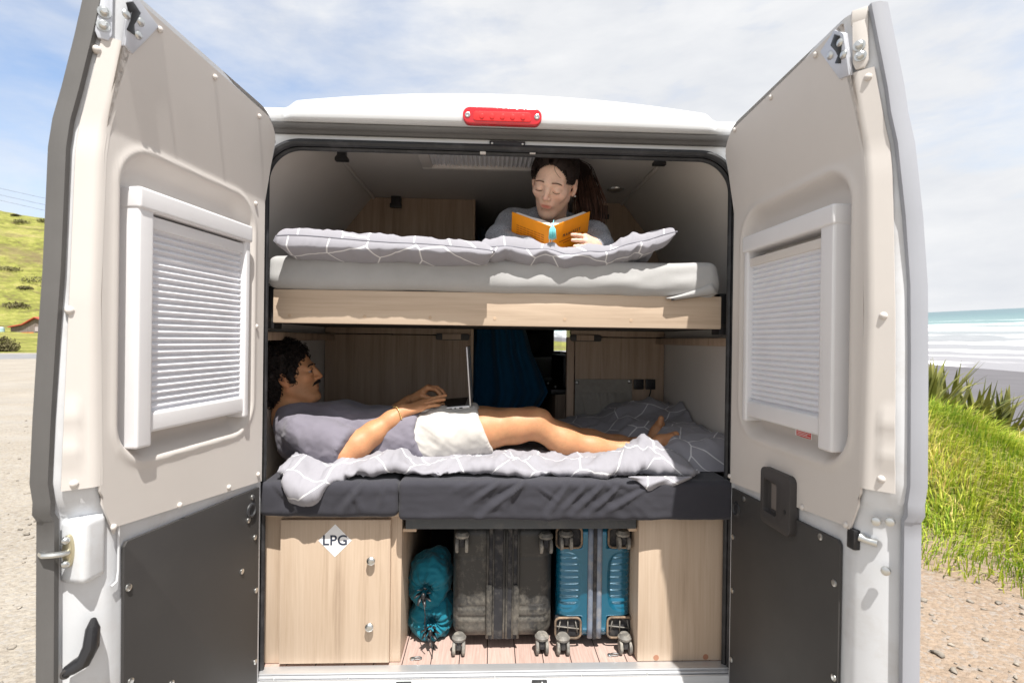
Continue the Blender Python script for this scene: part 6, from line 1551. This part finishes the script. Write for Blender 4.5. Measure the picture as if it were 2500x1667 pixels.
# ------------------------------------------------------------------ orange book with a turquoise tassel
m_or = mat('orange_book_cloth', (.93, .325, .004), .5, var=.04, vs=30); m_pg = mat('book_paper', (.78, .75, .70), .8, var=.04, vs=200., stretch=(1, 1, 1))
ang = math.radians(33); sv_ = np.array((0, -math.sin(ang), math.cos(ang))); top = P(1347, 554, .028); HB = .165
BK = thing('book', 'open orange hardback held up by the woman on the upper bunk', 'book', tuple(top))
cov = {}
for s, px, py in ((-1, 1250, 518), (1, 1441, 517)):
    best = None
    for Y in np.linspace(.03, .22, 120):
        c = P(px, py, Y)-top; e = abs(c@sv_)
        if best is None or e < best[0]: best = (e, c)
    c = best[1]; c = c-(c@sv_)*sv_; W_ = np.linalg.norm(c); c = c/W_; cov[s] = (c, W_); n_in = np.cross(c, sv_)*(-s); n_in = n_in/np.linalg.norm(n_in)
    if n_in[2] < 0 and n_in[1] < 0: n_in = -n_in
    if n_in@np.array((0, 1, .6)) < 0: n_in = -n_in
    G = [[top+c*W_*t-sv_*HB*v+n_in*(.0004) for v in np.linspace(0, 1, 4)] for t in np.linspace(0, 1, 6)]
    mb = MB(); mb.slab(G, n_in*.003); mb.build('cover', m_or, BK, bevel=.0006)
    # page block, swelling up from the spine
    G = []; T_ = []
    for t in np.linspace(.0, .97, 22):
        th = .0032+.024*(1-math.exp(-t*9))*(1-.25*t)+.010*math.sin(PI*min(t*1.6, 1))
        G.append([top+c*W_*t+n_in*.0036-sv_*(.005+(HB-.01)*v) for v in (0, .33, .66, 1)]); T_.append([n_in*th]*4)
    mb = MB(); mb.slab(np.array(G), np.array(T_)); mb.build('page_block', m_pg, BK, smooth=True, auto=30)
    cov[s] = (c, W_, n_in)
c, W_, n_in = cov[1]
text_mesh('MANIFEST', .0165, 'cover_text', M['ink'], top+c*W_*.53-sv_*.052-n_in*.0012, c, sv_, BK, spacing=1.55)
mb = MB()
for k in range(2): z = .069+.010*k; mb.add([top+c*W_*u-sv_*(z+d)-n_in*.0008 for u, d in ((.22+.1*k, 0), (.86-.1*k, 0), (.86-.1*k, .003), (.22+.1*k, .003))], [(0, 1, 2, 3)])
m_print = mat('brown_print', (.45, .12, .01), .6); mb.build('cover_print', m_print, BK, fix=False); mb = MB()
c, W_, n_in = cov[-1]
for k in range(6):
    z = .040+.0085*k; u1_ = .88-(.45 if k == 5 else 0)-.05*(k % 2)
    for q0 in np.arange(.16, u1_, .09): mb.add([top+c*W_*u-sv_*(z+d)-n_in*.0008 for u, d in ((q0, 0), (q0+.075, 0), (q0+.075, .0024), (q0, .0024))], [(0, 1, 2, 3)])
mb.build('cover_print', m_print, BK, fix=False)
m_tas = cloth('turquoise_thread', (.22, .70, .74), weave=.5, fine=500.)
tq = P(1349, 549, .018); mb = MB(); mb.tube([P(1352, 538, .05), P(1350, 546, .022), tq], .0016, 5)
for i in range(46):
    a = r.uniform(0, 6.28); rr_ = .0145*math.sqrt(r.random()); b = P(1349, 582+r.uniform(-3, 3), .018)+np.array((rr_*math.cos(a), rr_*math.sin(a), 0)); m_ = tq+(b-tq)*.35; m_[0] = tq[0]+(b[0]-tq[0])*.75
    mb.tube([tq, m_, b], [.0012, .0016, .0012], 4)
mb.tube([P(1349, 582, .018), P(1349.5, 588, .018)], .0012, 5)
tag(mb.build('bookmark', m_tas, None, smooth=True, auto=None), 'turquoise tassel bookmark hanging down the spine of the orange book', 'bookmark')
SUN_E = 5.0; SKY_S = .12; SKY_V = 1.25; EXPO = .66
CLOUD_LO = (4.2, 4.32, 4.55); CLOUD_HI = (4.85, 4.9, 5.0)
# ================================================================== camera, light, sky
cam = bpy.data.cameras.new('camera'); cam.sensor_width = 36.; cam.lens = 36*F_PX/2500; cam.clip_end = 6000; cam.clip_start = .02
cam.dof.use_dof = True; cam.dof.focus_distance = 2.05; cam.dof.aperture_fstop = 5.
camo = bpy.data.objects.new('camera', cam); COL.objects.link(camo)
Rm = Matrix((tuple(CR), tuple(CU), tuple(-CF))).transposed().to_4x4(); Rm.translation = Vector(CAM); camo.matrix_world = Rm; scene.camera = camo
SUNV = np.array((.125, -.450, 1.0)); SUNV /= np.linalg.norm(SUNV)
su = bpy.data.lights.new('sun', 'SUN'); su.energy = SUN_E; su.angle = math.radians(.53); su.color = (1., .955, .89)
suo = bpy.data.objects.new('sun', su); COL.objects.link(suo)
suo.rotation_euler = Vector(-SUNV).to_track_quat('-Z', 'Y').to_euler(); suo.location = (0, -3, 8)
bpy.context.view_layer.update()
for o in list(scene.objects):
    if o.parent is None and not o.get('level'): o.matrix_world = T @ o.matrix_world
for o in scene.objects:
    if 'level' in o: del o['level']
sv = TN @ SUNV
w = bpy.data.worlds.new('World'); scene.world = w; w.use_nodes = True
nt = w.node_tree; nt.nodes.clear(); out = nt.nodes.new('ShaderNodeOutputWorld'); bg = nt.nodes.new('ShaderNodeBackground'); nt.links.new(bg.outputs[0], out.inputs[0])
sky = nt.nodes.new('ShaderNodeTexSky'); sky.sky_type = 'NISHITA'; sky.sun_disc = False; sky.sun_elevation = math.asin(sv[2]); sky.sun_rotation = math.atan2(sv[0], sv[1]); sky.air_density = 1.; sky.dust_density = .6; sky.ozone_density = 1.
tc = nt.nodes.new('ShaderNodeTexCoord'); dirv = tc.outputs['Generated']
def sn(scale, detail, rough, st, rot=(0, 0, 0), dist=0.):
    mp = nd(nt, 'ShaderNodeMapping', None, Vector=dirv); mp.inputs['Scale'].default_value = st; mp.inputs['Rotation'].default_value = rot
    return nd(nt, 'ShaderNodeTexNoise', None, Vector=mp.outputs[0], Scale=scale, Detail=detail, Roughness=rough, Distortion=dist).outputs[0]
c1 = sn(2.2, 7, .55, (1, 1, 2.6), (.35, .25, .5), .3); c2 = sn(5.5, 8, .6, (1, 1, 3.2), (.2, .3, 0), .2)
cl = math_(nt, 'ADD', math_(nt, 'MULTIPLY', c1, .7), math_(nt, 'MULTIPLY', c2, .3))
# the clearest blue lies to the upper left of the van; toward the sea the cloud is nearly whole
bd = TN @ ray(330, 60); bd /= np.linalg.norm(bd)
dt = nd(nt, 'ShaderNodeVectorMath', {'operation': 'DOT_PRODUCT'}, i0=dirv, i1=tuple(bd)).outputs['Value']
near = maprange(nt, dt, .80, 1.0, 0., 1.)
cov = maprange(nt, math_(nt, 'SUBTRACT', math_(nt, 'ADD', cl, .24), math_(nt, 'MULTIPLY', near, .27)), .30, .68)
clc = mixc(nt, maprange(nt, c2, .35, .7), CLOUD_LO, CLOUD_HI)
sat = nd(nt, 'ShaderNodeHueSaturation', None, Saturation=1.0, Value=SKY_V, Color=sky.outputs[0]).outputs[0]
nt.links.new(mixc(nt, cov, sat, clc), bg.inputs[0]); bg.inputs[1].default_value = SKY_S
scene.view_settings.view_transform = 'Standard'; scene.view_settings.look = 'None'; scene.view_settings.exposure = EXPO; scene.view_settings.gamma = 1.
scene.render.engine = 'CYCLES'; scene.cycles.use_denoising = True; scene.cycles.max_bounces = 10; scene.cycles.diffuse_bounces = 6; scene.cycles.transparent_max_bounces = 8
scene.cycles.sample_clamp_indirect = 8.
